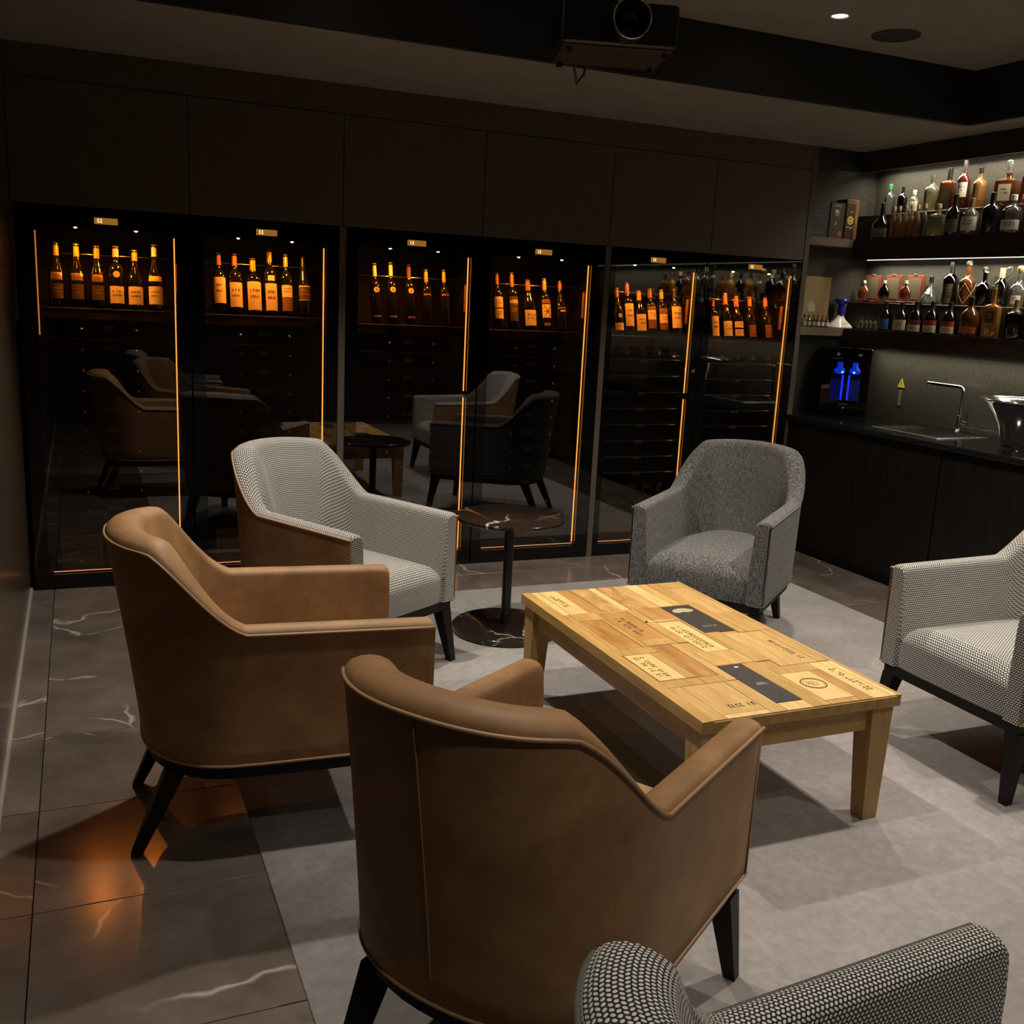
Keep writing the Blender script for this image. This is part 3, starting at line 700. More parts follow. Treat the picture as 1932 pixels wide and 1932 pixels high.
# bottles on the bar shelves
RZ = -PI/2 + .45
def bb(y, z, H, R, row, style, glass, cap, cf, labels, desc, **kw):
    X = XS+.062 if row == 'front' else XS+.196
    return bottle(style, H, R, glass, cap, cf, labels, desc, 'spirits on the bar shelves', (X, y, z), RZ, 0, seed=int(abs(y)*1000), **kw)
ZF1, ZS1, ZF2, ZS2 = 1.5565, 1.7425, 2.1635, 2.3355
C_ = CREAM; Wt = WHITEL
UP = [
 (-.081, ZS2, .204, .036, 'back', 'spirit', CLEAR, plain('green_cap', (.02, .28, .10), .4), .16, [], 'clear bottle with a green cap on the upper shelf'),
 (-.200, ZS2, .184, .032, 'back', 'spirit', G_DARK, BMETAL, .2, [], 'smoked bottle with dark cap on the upper shelf step'),
 (-.309, ZS2, .150, .038, 'back', 'round', G_PALE, Wt, .2, [(.1, .5, 1.0, Wt)], 'short pale bottle with white label on the upper step'),
 (-.458, ZS2, .232, .050, 'back', 'spirit', G_PALE, CLEAR, .2, [], 'clear embossed bottle with round seal on the upper step'),
 (-.594, ZS2, .264, .046, 'back', 'square', G_AMBERD, BMETAL, .27, [(.08, .5, .55, DARKL)], 'square dark amber bottle with black label and cap'),
 (-.715, ZS2, .299, .043, 'back', 'spirit', G_RED, CLEAR, .25, [(.25, .55, .8, Wt)], 'tallest bottle on the upper step, red spirit, white label'),
 (-.841, ZS2, .244, .042, 'back', 'spirit', G_AMBER, BMETAL, .14, [(.2, .6, .6, BROWNL)], 'golden amber bottle with brown label on the upper step'),
 (-1.056, ZS2, .270, .066, 'back', 'decanter', G_AMBERD, CLEAR, 'stopper', [(.1, .46, .5, CREAM)], 'large square decanter with glass stopper'),
 (-1.225, ZS2, .241, .050, 'back', 'square', G_AMBERD, CLEAR, 'stopper', [], 'square whisky decanter at the frame end of the upper step'),
 (-.175, ZF2, .236, .0605, 'front', 'squat', G_DARK, BMETAL, .12, [(.04, .30, 1.1, plain('green_grey_label', (.17, .17, .12), .5))], 'squat dark bottle with long neck and greenish label'),
 (-.670, ZF2, .199, .050, 'front', 'square', G_PALE, CORK, .12, [], 'pale square bottle with cork stopper'),
 (-.800, ZF2, .247, .049, 'front', 'round', G_DARK, BMETAL, .28, [(.08, .4, .9, plain('grey_label', (.11, .11, .09), .5))], 'dark round-shouldered bottle with black capsule'),
 (-.930, ZF2, .217, .052, 'front', 'round', G_PALE, BROWNL, .22, [(.12, .50, 1.1, Wt)], 'bottle with broad white label on the front of upper shelf'),
 (-1.085, ZF2, .239, .053, 'front', 'spirit', plain('black_bottle', (.006, .008, .012), .06, 0, .7), BMETAL, .26, [], 'solid black bottle with black neck'),
 (-1.235, ZF2, .216, .056, 'front', 'spirit', CLEAR, Wt, .14, [(.08, .34, 1.1, Wt)], 'clear bottle with low white label and pale cap'),
]
for u in UP: bb(*u)
for k, y in enumerate((-.285, -.333, -.392, -.442, -.495, -.557)):
    bb(y, ZF2, .206, .0205, 'front', 'slender', CLEAR, CORK, .12, [], 'slender amber bottle with pale stopper, %s of six in a row' % ORD[k], liquid=(plain('amber_liquid', (.80, .36, .06), .3) if k < 5 else plain('dark_liquid', (.12, .045, .02), .3), .60))
LOW = [
 (-.555, ZS1, .181, .070, 'back', 'cone', CLEAR, BMETAL, .22, [], 'conical clear bottle with white neck tag'),
 (-.718, ZS1, .270, .048, 'back', 'spirit', G_DARK, BMETAL, .26, [(.18, .5, .6, DARKL), (.05, .17, .5, GOLD)], 'tall dark bottle with gold strip label on lower step'),
 (-.855, ZS1, .245, .051, 'back', 'spirit', G_AMBERD, CLEAR, 'ball', [], 'amber bottle wrapped in a cord net with ball stopper'),
 (-.985, ZS1, .205, .051, 'back', 'round', G_DARK, CLEAR, 'ball', [], 'dark round bottle with glass ball stopper'),
 (-1.112, ZS1, .230, .050, 'back', 'round', G_DARK, CORK, .25, [], 'dark flagon with a handle at its neck'),
 (-1.245, ZS1, .205, .056, 'back', 'round', CLEAR, GOLDF, 'ball', [(.10, .34, .5, Wt)], 'clear flagon with golden neck and ball stopper'),
 (-.318, ZF1, .195, .043, 'front', 'round', G_GREEN, BMETAL, .25, [(.06, .42, 1.0, BLUEL)], 'greenish bottle with blue label on lower shelf front'),
 (-.465, ZF1, .191, .046, 'front', 'round', G_GREEN, BMETAL, .25, [(.06, .42, 1.1, CREAM)], 'greenish bottle with plain cream label'),
 (-.592, ZF1, .201, .046, 'front', 'round', G_DARK, BMETAL, .3, [(.04, .26, 1.1, CREAM), (.27, .42, 1.1, plain('plum_label', (.16, .03, .07), .5))], 'dark bottle with plum and cream label'),
 (-.728, ZF1, .204, .046, 'front', 'round', G_DARK, BMETAL, .3, [(.04, .26, 1.1, CREAM), (.27, .42, 1.1, REDL)], 'dark bottle with red and cream label, beside the plum-labelled one'),
 (-.874, ZF1, .203, .046, 'front', 'round', G_DARK, BMETAL, .3, [(.04, .26, 1.1, CREAM), (.27, .42, 1.1, REDL)], 'dark bottle with red and cream label, beside the round rye bottle'),
 (-1.034, ZF1, .237, .055, 'front', 'round', G_AMBERD, BMETAL, .2, [(.08, .24, 1.1, ORANGEL)], 'rounded amber rye bottle with orange band label'),
 (-1.195, ZF1, .281, .045, 'front', 'square', G_AMBER, CLEAR, 'stopper', [(.32, .56, .5, DARKL)], 'square clear amber bottle with faceted stopper'),
 (-1.362, ZF1, .226, .045, 'front', 'square', G_DARK, BROWNL, .3, [], 'dark square bottle with brown capsule'),
]
made = {}
for u in LOW: made[u[0]] = bb(*u)
# embossed seal
bm = BM(); lathe(bm, [(.017, 0), (.017, .003), (.012, .004)], 20); s_ = obj('seal', bm, CLEAR, [o for o in COL.objects if o.get('label', '').startswith('clear embossed')][0], True, 40); s_.rotation_euler = (PI/2, 0, 0); s_.location = (0, -.050, .125)
# cord net
nb = made[-.855]; bm = BM()
for k in range(4):
    for sg in (1, -1):
        tube(bm, [(.0525*math.cos(k*PI/2+sg*(j/8)*PI/2), .0525*math.sin(k*PI/2+sg*(j/8)*PI/2), .012+j/8*.125) for j in range(9)], .0017, 5)
obj('cord_net', bm, plain('cord', (.50, .33, .20), .7), nb)
bm = BM(); tube(bm, [(.016, 0, .17), (.045, 0, .20), (.055, 0, .225), (.045, 0, .238), (.02, 0, .228)], .006, 8); obj('handle', bm, CLEAR, made[-1.112], True)
bm = BM(); prism(bm, [(-.014, -.02), (.014, -.02), (.004, .03), (-.004, .03)], 0, .001); g = obj('neck_tag', bm, Wt, made[-.555]); g.rotation_euler = (PI/2-.55, 0, 0); g.location = (0, -.034, .085)
# three cognac bottles with open wooden presentation boxes
PBOX = plain('mahogany', (.15, .04, .02), .35); PLIN = plain('box_lining', (.11, .088, .05), .6)
for k, y in enumerate((.035, -.165, -.365)):
    nm = ['nearest the niche', 'between its twins', 'nearest the conical bottle'][k]
    t = bottle('disc', .133, .040, [G_AMBERD, G_DARK, G_RED][k], CREAM, .14, [], 'round flat cognac bottle in front of a mahogany box, %s' % nm, 'cognac bottles', (XS+.168, y, ZS1+.018), RZ, 0, sx=1, sy=.62)
    p = empty('presentation_box', (XS+.178, y-.035, ZS1), -PI/2, 'open mahogany presentation box behind a cognac bottle, %s' % nm, 'box', 'mahogany presentation boxes')
    boxobj('tray', (-.075, .075, -.045, .02, .0005, .016), PBOX, p, .002)
    boxobj('lid_frame', (-.075, .075, .03, .05, .012, .19), PBOX, p, .002)
    boxobj('lid_lining', (-.055, .055, .0275, .031, .03, .172), PLIN, p)
    boxobj('tray_label', (-.055, .0, -.0475, -.044, .001, .015), ORANGEL, p)
    boxobj('hinge', (-.03, .06, .022, .036, .004, .012), GOLD, p)
    boxobj('clasp', (-.012, .012, .026, .044, .19, .198), GOLD, p, .002)
# ship decanter
t = empty('ship_decanter', (5.872, .068, ZF1), 0, 'broad-based white ship decanter with cobalt blue neck', 'decanter')
bm = BM(); lathe(bm, [(.104, 0), (.108, .006), (.101, .016), (.078, .034), (.05, .055), (.033, .075), (.027, .09)], 32, None, 1, .60); obj('base', bm, plain('porcelain', (.72, .70, .62), .15), t, True, 45)
CB_ = plain('cobalt', (.02, .025, .32), .08, 0, .6)
bm = BM(); lathe(bm, [(.024, .088), (.023, .15), (.021, .165)], 20); obj('neck', bm, CB_, t, True, 45)
bm = BM(); lathe(bm, [(.020, .164), (.044, .180), (.050, .190), (.044, .202), (.020, .210), (.008, .211)], 24); obj('stopper', bm, CB_, t, True, 45)
bm = BM(); glyphs(bm, -.04, -.008, .08, .018, 0, 2, 9, seed=3); g = obj('lettering', bm, GOLD, t); g.rotation_euler = (.72, 0, 0); g.location = (-.005, -.052, .034)
# miniatures
MINI = [('clear', CLEAR, BMETAL), ('green', G_GREEN, plain('green_cap2', (.03, .2, .06), .4)), ('green', G_GREEN, plain('green_cap2', (.03, .2, .06), .4)), ('brown', G_AMBERD, REDL), ('brown', G_AMBERD, REDL), ('brown', G_AMBERD, REDL)]
for k, (nm, gm, cm) in enumerate(MINI):
    bottle('mini', .082, .0155, gm, cm, .22, [(.12, .45, 1.0, WHITEL if nm == 'brown' else plain('sage_label', (.35, .36, .22), .5))], '%s glass miniature, %s of six before the gilt panel' % (nm, ORD[k]), 'miniature bottles', (XCOL+.040+.0395*k, .022, ZF1), -.2, 0, marks=False, seed=k)
for k in range(4):
    bottle('mini', .088, .0148, G_PALE, BMETAL, .2, [(.1, .5, 1.1, plain('taupe_label', (.20, .16, .13), .5))], 'taupe-labelled miniature, %s of four beside the blue-labelled bottle' % ORD[k], 'taupe miniature bottles', (XS+.062, -.098-.043*k, ZF1), RZ, 0, marks=False, seed=k)
# gilt panel box
t = empty('gift_box', (5.624, .105, ZF1), 0, 'flat gilt gift box with white flame emblem behind the miniatures', 'box')
GILT = plain('gilt_card', (.33, .25, .12), .38, .25)
boxobj('carton', (-.145, .145, -.025, .03, 0, .345), GILT, t, .002); boxobj('carton_band', (-.10, .06, -.0258, -.0252, .03, .034), WHITEL, t)
bm = BM()
for s_, h_ in ((-.020, .05), (-.006, .075), (.008, .065), (.022, .045)):
    tube(bm, [(s_, 0, 0), (s_*1.35, 0, h_*.4), (s_*.7, 0, h_)], [.005, .004, .001], 5)
tube(bm, [(-.028, 0, 0), (-.014, 0, -.008), (.014, 0, -.008), (.028, 0, 0)], .003, 5); g = obj('emblem', bm, WHITEL, t); g.location = (-.01, -.0255, .115)
bm = BM(); glyphs(bm, -.05, 0, .10, .012, 0, 1, 12, seed=8); g = obj('lettering', bm, BROWNL, t); g.rotation_euler = (PI/2, 0, 0); g.location = (-.01, -.0255, .075)
# upper niche: two dark cartons and a timber box
t = empty('gift_box', (5.565, .075, ZF2), 0, 'slate grey spirit carton with a small crest beside the end panel', 'box')
boxobj('carton', (-.075, .08, -.045, .055, 0, .245), plain('slate_card', (.060, .060, .066), .35), t, .002)
bm = BM(); glyphs(bm, -.03, 0, .05, .05, 0, 2, 3, seed=12); g = obj('crest', bm, plain('silver_ink', (.34, .33, .30), .4), t); g.rotation_euler = (PI/2, 0, 0); g.location = (-.01, -.0455, .13)
bm = BM(); glyphs(bm, -.06, 0, .10, .02, 0, 1, 10, seed=13); g = obj('lettering', bm, MATS['silver_ink'], t); g.rotation_euler = (PI/2, 0, 0); g.location = (0, -.0455, .02)
t = empty('gift_box', (5.712, .070, ZF2), 0, 'dark green-grey carton with gold crest and red wax seal', 'box')
boxobj('carton', (-.062, .062, -.045, .055, 0, .235), plain('olive_card', (.055, .056, .048), .35), t, .002)
bm = BM(); glyphs(bm, -.045, 0, .08, .022, 0, 1, 8, seed=21); g = obj('title', bm, CREAM, t); g.rotation_euler = (PI/2, 0, 0); g.location = (.002, -.0455, .205)
bm = BM(); lathe(bm, [(.022, 0), (.022, .002), (.015, .003)], 20, None, 1, 1.15); g = obj('crest', bm, GOLD, t, True, 40); g.rotation_euler = (PI/2, 0, 0); g.location = (-.005, -.045, .165)
bm = BM(); lathe(bm, [(.019, 0), (.017, .003)], 16); g = obj('wax_seal', bm, plain('red_wax', (.42, .05, .05), .4), t, True, 40); g.rotation_euler = (PI/2, 0, 0); g.location = (.03, -.045, .032)
bm = BM(); prism(bm, [(-.006, 0), (.006, .004), (.008, .026), (.002, .016)], 0, .001); g = obj('flame', bm, CREAM, t); g.rotation_euler = (PI/2, 0, 0); g.location = (-.012, -.0455, .088)
t = empty('wooden_box', (5.825, .073, ZF2), 0, 'walnut spirit box with a dark front and round yellow badge', 'box')
boxobj('case', (-.045, .062, -.055, .055, 0, .265), MATS['walnut'], t, .002); boxobj('front', (-.045, .03, -.058, -.054, .002, .235), plain('chocolate_card', (.055, .025, .012), .4), t)
bm = BM(); lathe(bm, [(.026, 0), (.026, .002)], 24, None, 1, 1.1); g = obj('badge', bm, plain('yellow_badge', (.62, .48, .10), .4), t); g.rotation_euler = (PI/2, 0, 0); g.location = (-.008, -.058, .125)
bm = BM()
for sg in (1, -1): box(bm, -.010, .010, sg*.012-.003, sg*.012+.003, .002, .0028)
for sg in (1, -1): box(bm, sg*.014-.002, sg*.014+.002, -.004, .004, .002, .0028)
obj('badge_mark', bm, MATS['chocolate_card'], g)
bm = BM(); glyphs(bm, -.028, 0, .05, .012, 0, 1, 8, seed=31); g = obj('title', bm, CREAM, t); g.rotation_euler = (PI/2, 0, 0); g.location = (-.006, -.0585, .175)
bm = BM(); tube(bm, [(-.04, 0, 0), (-.02, 0, .008), (-.005, 0, -.004), (.015, 0, .008), (.025, 0, -.006)], .002, 5); g = obj('script', bm, CREAM, t); g.location = (0, -.0585, .075)
# bottles and glasses further along the bar, seen in the cabinet glass
ext = [('spirit', CLEAR), ('spirit', G_AMBERD), ('round', G_AMBER), ('square', CLEAR), ('spirit', G_PALE), ('round', G_DARK), ('square', G_AMBERD)]
k = 0
EXN = {'clear_glass': 'clear', 'deep_amber_glass': 'deep amber', 'amber_glass': 'amber', 'pale_glass': 'pale', 'smoked_glass': 'smoked'}
for y in [-1.40-.135*i for i in range(11)]:
    for (zz, row) in ((ZS2, 'back'), (ZF2, 'front'), (ZS1, 'back'), (ZF1, 'front')):
        if (zz == ZF1 and y > -1.5): continue
        st, gm = ext[k % 7]; k += 1
        bb(y, zz, .20+.012*(k*5 % 7), .044, row, st, gm, [BMETAL, CORK, CLEAR][k % 3], .16, [(.1, .4, .9, [CREAM, WHITEL, DARKL][k % 3])] if k % 4 else [], '%s bottle, %s past the champagne bowl on the %s shelf %s' % (EXN[gm.name], ORD[int(round((-1.40-y)/.135))], 'upper' if zz > 2 else 'lower', 'step' if row == 'back' else 'front'), marks=False, seg=14)
tum = None
t = empty('glass_rack', (XR-.18, -2.40, 1.17), 0, 'clear rack shelf holding tumblers above the worktop', 'shelf')
boxobj('plate', (-.13, .178, -.45, .42, 0, .008), CLEAR, t)
for z in (.9505, 1.1785):
    for i in range(7):
        for j in range(2):
            if tum is None:
                bm = BM(); lathe(bm, [(.028, .0), (.031, .003), (.035, .095), (.033, .095), (.029, .012), (.0005, .010)], 16, cap=False); tum = obj('tumbler', bm, CLEAR, None, True, 50)
                o = tum
            else: o = inst('tumbler', tum)
            tag(o, 'clear glass tumbler in rows on the %s' % ('worktop past the champagne bowl' if z < 1 else 'clear rack shelf'), 'glass', 'tumblers in rows')
            o.location = (XR-.24+.10*j, -2.10-.09*i, z)
# wine dispenser
t = empty('wine_dispenser', (5.86, -.075, .950), math.radians(-31), 'black wine dispenser with two blue-lit bottle chambers', 'dispenser')
W2 = .165; HD = .47
boxobj('housing', (-W2, W2, .0, .17, 0, HD), plain('gloss_black', (.006, .006, .007), .12, 0, .6), t, .006, 2)
boxobj('front_panel', (-W2+.004, W2-.004, -.006, .001, .005, HD-.005), BGLASS, t)
for s_ in (-1, 1):
    ch = boxobj('chamber', (.004*s_ if s_ > 0 else -.105, .105 if s_ > 0 else -.004, -.0085, -.006, .10, .30), plain('blue_window', (.004, .006, .03), .1), t)
    ch2 = boxobj('blue_light', (s_*.022-.006, s_*.022+.006, -.0102, -.0085, .11, .285), emis('blue_light', (.01, .03, 1.0), 1.1), ch)
    boxobj('glow_panel', (s_*.055-.045, s_*.055+.045, -.0095, -.0085, .105, .25), emis('blue_glow', (.004, .012, .45), .10), ch)
    bm = BM(); lathe(bm, [(.0005, -.022), (.03, -.018), (.040, 0), (.034, .014), (.02, .022), (.018, .06)], 20, cap=False); g = obj('bottle_dome', bm, emis('blue_dome', (.008, .05, 1.0), .42), ch, True); g.location = (s_*.052, -.035, .315)
    bm = BM(); bmesh.ops.create_uvsphere(bm, u_segments=10, v_segments=8, radius=.009); g2 = obj('dome_glint', bm, emis('cyan_glint', (.08, .45, 1.0), 2.0), ch, True); g2.location = (s_*.040, -.068, .308)  # glowing bead added as the cyan highlight on the dome
    bm = BM(); lathe(bm, [(.013, -.01), (.013, .004), (.007, .007)], 14); g = obj('knob', bm, CHROME, t, True, 40); g.rotation_euler = (PI/2, 0, 0); g.location = (s_*.075+.005, -.012, .43)
    bm = BM(); tube(bm, [(s_*.052-.012, -.03, .375), (s_*.052-.012, -.03, .34)], .003, 6); tube(bm, [(s_*.052+.012, -.03, .375), (s_*.052+.012, -.03, .34)], .003, 6); obj('spout', bm, CHROME, t, True)
boxobj('badge', (-.11, -.03, -.0075, -.006, .398, .403), STEEL, t)
boxobj('name_strip', (-.03, .03, -.0075, -.006, .075, .084), plain('grey_print', (.12, .12, .12), .5), t)
bm = BM(); lathe(bm, [(.010, -.006), (.010, .003), (.006, .005)], 14); g = obj('button', bm, CHROME, t, True, 40); g.rotation_euler = (PI/2, 0, 0); g.location = (.0, -.010, .05)
boxobj('top_vent', (-.06, .03, .03, .1, HD, HD+.008), STEEL, t)
# tap
t = empty('tap', (6.045, -.955, .950), 0, 'chrome kitchen tap with a square swan spout', 'tap')
bm = BM(); lathe(bm, [(.024, 0), (.024, .008), (.019, .010), (.019, .105), (.013, .108)], 20); obj('base', bm, CHROME, t, True, 40)
pts = [(0, 0, .10)] + [(0, 0, .25)] + [(0, .035-.035*math.cos(a), .25+.035*math.sin(a)) for a in [PI/2*k/6 for k in range(1, 7)]] + [(0, .30, .287)]
bm = BM(); tube(bm, pts, .0125, 12); obj('spout', bm, CHROME, t, True, 50)
bm = BM(); tube(bm, [(0, .29, .287), (0, .29, .266)], .011, 12); obj('nozzle', bm, CHROME, t, True, 50)
bm = BM(); tube(bm, [(0, -.015, .062), (0, -.055, .058)], .014, 12); tube(bm, [(0, -.05, .06), (0, -.056, .115)], .006, 8); obj('lever', bm, CHROME, t, True, 50)
# drainer sink
t = empty('sink_drainer', (5.79, -.98, .9505), 0, 'stainless ribbed drainer tray set on the worktop by the tap', 'drainer')
boxobj('tray', (-.22, .20, -.26, .30, 0, .004), STEEL, t, .002)
for k in range(9): boxobj('rib', (-.19+.043*k, -.175+.043*k, -.24, .28, .004, .008), CHROME, t, .002)
# champagne bowl
t = empty('champagne_bowl', (5.80, -1.66, .9505), 0, 'polished flared champagne bowl on the bar worktop', 'bowl')
bm = BM(); lathe(bm, [(.125, 0), (.13, .01), (.128, .02), (.135, .06), (.155, .13), (.195, .20), (.24, .255), (.262, .27), (.262, .276), (.236, .262), (.19, .205), (.15, .135), (.125, .06), (.11, .03), (.0005, .028)], 48, cap=False); obj('bowl', bm, CHROME, t, True, 50)
bm = BM(); tube(bm, [(.261*math.cos(a*PI/24), .261*math.sin(a*PI/24), .273) for a in range(48)], .006, 6, closed=True); obj('rim', bm, CHROME, t, True)
# warning sticker
t = empty('warning_sign', (XR-.003, -.335, 1.205), -PI/2, 'yellow triangular hot-water warning sticker with a strip below', 'sign')
bm = BM(); prism(bm, [(-.035, -.03), (.035, -.03), (0, .035)], 0, .002); g = obj('triangle', bm, plain('warning_yellow', (.62, .54, .02), .5), t); g.rotation_euler = (PI/2, 0, 0)
bm = BM(); box(bm, -.003, .003, -.008, .014, .002, .0026); box(bm, -.003, .003, -.018, -.012, .002, .0026); m_ = obj('mark', bm, INK, g)
boxobj('strip', (-.013, .013, -.002, 0, -.155, -.045), plain('grey_strip', (.16, .16, .15), .5), t)

# ------------------------------------------------------------------ armchair
def chair_parts(mat_in, mat_out, seam_mat):
    W1, DF, HA, HJ, HB = .341, .453, .687, .698, .935
    EY = .372; YJ = -.092
    plan = []                      # (top xy, bottom xy, h, back weight)
    NA, NE = 14, 44
    for i in range(NA):
        s = i/NA; y = DF+(YJ-DF)*s
        plan.append((Vector((W1, y)), Vector((W1-.004, y)), HA+(HJ-HA)*s, 0.0))
    for i in range(NE+1):
        a = PI*i/NE
        phi = min(a, PI-a)
        e = 2.25; ca, sa = math.cos(a), math.sin(a)
        q = 1/((abs(ca)**e+abs(sa)**e)**(1/e))
        tp = Vector((W1*ca*q, YJ-EY*sa*q)); bt = Vector(((W1-.006)*ca*q, YJ-(EY-.085)*sa*q))
        s = min(1, phi/math.radians(42)); S = .45*s+.55*(s*s*(3-2*s))
        h = HJ+(.915-HJ)*S+.020*math.sin(phi)**2*s
        plan.append((tp, bt, h, min(1, phi/math.radians(50))))
    for i in range(NA):
        s = 1-(i+1)/NA; y = DF+(YJ-DF)*s
        plan.append((Vector((-W1, y)), Vector((-W1+.004, y)), HA+(HJ-HA)*s, 0.0))
    N = len(plan)
    # inward normals
    nor = []
    for i in range(N):
        a = plan[max(i-1, 0)][0]; b = plan[min(i+1, N-1)][0]; t = (b-a).normalized(); nor.append(Vector((t.y, -t.x)))
    for i in range(N):
        if nor[i].dot(Vector((0, .1))-plan[i][0]) < 0: nor[i] = -nor[i]
    arc = [0]
    for i in range(1, N): arc.append(arc[-1]+(plan[i][0]-plan[i-1][0]).length)
    ZB = .298
    def sstep(x): x = max(0, min(1, x)); return x*x*(3-2*x)
    # outer shell
    V, F, UV = [], [], []
    ro = 10
    for i in range(N):
        tp, bt, h, w = plan[i]; n = nor[i]
        prof = [(bt+n*.03, ZB-.012), (bt+n*.010, ZB-.010)] + [(bt.lerp(tp, (k/ro)**1.15), ZB+(h-.010-ZB)*k/ro) for k in range(ro+1)]
        l = 0; last = None
        for p, z in prof:
            q = Vector((p.x, p.y, z)); l += (q-last).length if last is not None else 0; last = q
            V.append(q); UV.append((arc[i], l))
    M = ro+3
    for i in range(N-1):
        for k in range(M-1): a = i*M+k; F.append((a, a+1, a+M+1, a+M))
    parts = []
    def mk(name, V, F, UV, mat, smooth=True, angle=None):
        me = bpy.data.meshes.new(name); me.from_pydata([tuple(v) for v in V], [], F); me.materials.append(mat)
        if UV:
            ul = me.uv_layers.new(name='UVMap')
            for lp in me.loops: ul.data[lp.index].uv = UV[lp.vertex_index]
        for p in me.polygons: p.use_smooth = smooth
        bm = bmesh.new(); bm.from_mesh(me); bmesh.ops.recalc_face_normals(bm, faces=bm.faces); bm.to_mesh(me); bm.free()
        if angle:
            me.set_sharp_from_angle(angle=math.radians(angle))
        parts.append((name, me)); return me
    mk('outer_shell', V, F, UV, mat_out)
    # inner upholstery with rolled rim, capped at the arm fronts
    V, F, UV = [], [], []
    def section(i, shrink=0.0, dy=0.0):
        tp, bt, h, w = plan[i]; n = nor[i]
        w = sstep(w)
        th = .072+.034*w
        ws = sstep(w)
        pr = [(tp, h-.012)]
        for k in range(1, 8):
            a = PI*k/8
            pr.append((tp+n*(th*.5*(1-math.cos(a))), h-.012+(.022+.012*w)*math.sin(a)))
        pr.append((tp+n*th, h-.016))
        for k in range(1, 9):
            s = k/8; z = h-.016+(.40-(h-.016))*s
            rec = (.018*s)*(1-ws) + .128*ws*s**.72
            pr.append((tp+n*(th+rec), z))
        return pr
    MS = None
    idx = []
    order = [(0, .014, 0.0), (0, .004, -.006), (0, 0, -.016)] + [(i, 0, 0) for i in range(1, N-1)] + [(N-1, 0, -.016), (N-1, .004, -.006), (N-1, .014, 0.0)]
    for (i, shr, dy) in order:
        pr = section(i); MS = len(pr)
        full = [Vector((p.x, p.y, z)) for p, z in pr]
        if shr or dy:
            cx_ = sum(v.x for v in full)/MS
            out = []
            xo, xi = full[0].x, full[-1].x
            for v in full:
                x = v.x
                lo, hi = min(xo, xi)+shr, max(xo, xi)-shr
                x = min(max(x, lo), hi)
                z = v.z - (shr*.8 if v.z > plan[i][2]-.05 else 0)
                out.append(Vector((x, v.y+dy, z)))
            full = out
        l = 0
        for k, v in enumerate(full):
            if k: l += (v-full[k-1]).length
            V.append(v); UV.append((arc[i]+(-dy if i == 0 else dy)+(0 if i else 0), l+.4))
    NR = len(order)
    for r in range(NR-1):
        for k in range(MS-1): a = r*MS+k; F.append((a, a+1, a+MS+1, a+MS))
    # arm front caps down to the base, with their own vertices so the weave runs straight
    for side, r0, i in ((1, 0, 0), (-1, (NR-1)*MS, N-1)):
        ring = [V[r0+k].copy() for k in range(MS)]
        po = plan[i][0]; xi2 = V[r0+(2*MS if side > 0 else -2*MS)+MS-1].x
        c0 = len(V)
        for v in ring: V.append(v); UV.append((v.x, v.z))
        for x in (ring[0].x, ring[-1].x): V.append(Vector((x, ring[0].y+.002, ZB-.008))); UV.append((x, ZB-.008))
        F.append(tuple(list(range(c0, c0+MS))+[c0+MS+1, c0+MS]))
        for (xa, xb_, zt_) in ((ring[0].x, po.x, ring[0].z), (ring[-1].x, xi2, ring[-1].z)):
            q0 = len(V); d_ = .018 if xb_ > xa else -.018
            for (x, y, z, u) in ((xa, ring[0].y, zt_, xa), (xa, ring[0].y+.002, ZB-.008, xa), (xb_, ring[0].y-.016, ZB-.008, xa+d_), (xb_, ring[0].y-.016, zt_+.004, xa+d_)):
                V.append(Vector((x, y, z))); UV.append((u, z))
            F.append((q0, q0+1, q0+2, q0+3))
    mk('inner_upholstery', V, F, UV, mat_in, True, 50)
    # piping
    def tubemesh(name, pts, r, mat, n=6):
        bm = bmesh.new(); tube(bm, pts, r, n); me = bpy.data.meshes.new(name); bm.to_mesh(me); bm.free(); me.materials.append(mat)
        for p in me.polygons: p.use_smooth = True
        parts.append((name, me))
    tubemesh('piping', [(p[0].x-nor[i].x*.001, p[0].y-nor[i].y*.001, p[2]-.010) for i, p in enumerate(plan)], .0050, seam_mat)
    tubemesh('hem_piping', [(p[1].x-nor[i].x*.000, p[1].y-nor[i].y*.000, ZB-.002) for i, p in enumerate(plan)], .0048, seam_mat)
    for i in (NA+NE//2,):
        tp, bt, h, w = plan[i]
        tubemesh('seam', [(bt.lerp(tp, (k/8)**1.15).x-nor[i].x*.0003, bt.lerp(tp, (k/8)**1.15).y-nor[i].y*.0003, ZB+(h-.014-ZB)*k/8) for k in range(9)], .0016, seam_mat, 5)
    # seat cushion
    hx = W1-.074; prof = [(-.30, .40), (-.26, .452)] + [(-.26+.64*k/10, .452-.006*k/10) for k in range(1, 11)]
    for k in range(1, 7):
        a = PI/2*k/6; prof.append((.38+.066*math.sin(a), .396+.050*math.cos(a)))
    prof += [(.4475, .36), (.4470, .32), (.4440, .292), (.40, .289)]
    V, F, UV = [], [], []; NX = 20; MP = len(prof)
    for j in range(NX+1):
        u = -1+2*j/NX; l = 0
        sh = abs(u)**3.5
        for k, (y, z) in enumerate(prof):
            topness = max(0, min(1, (z-.37)/.06))
            zz = z+.030*(1-sh)*topness*(1 if y < .38 else max(0, 1-(y-.38)/.066))-.020*abs(u)**8*topness
            yy = y - (.010*abs(u)**6 if y > .3 else 0)
            if k: l += math.hypot(prof[k][0]-prof[k-1][0], prof[k][1]-prof[k-1][1])
            x = hx*u*(1-.42*max(0, min(1, (-.04-yy)/.26))); V.append(Vector((x, yy, zz))); UV.append((hx*u+1.3, l))
    for j in range(NX):
        for k in range(MP-1): a = j*MP+k; F.append((a, a+MP, a+MP+1, a+1))
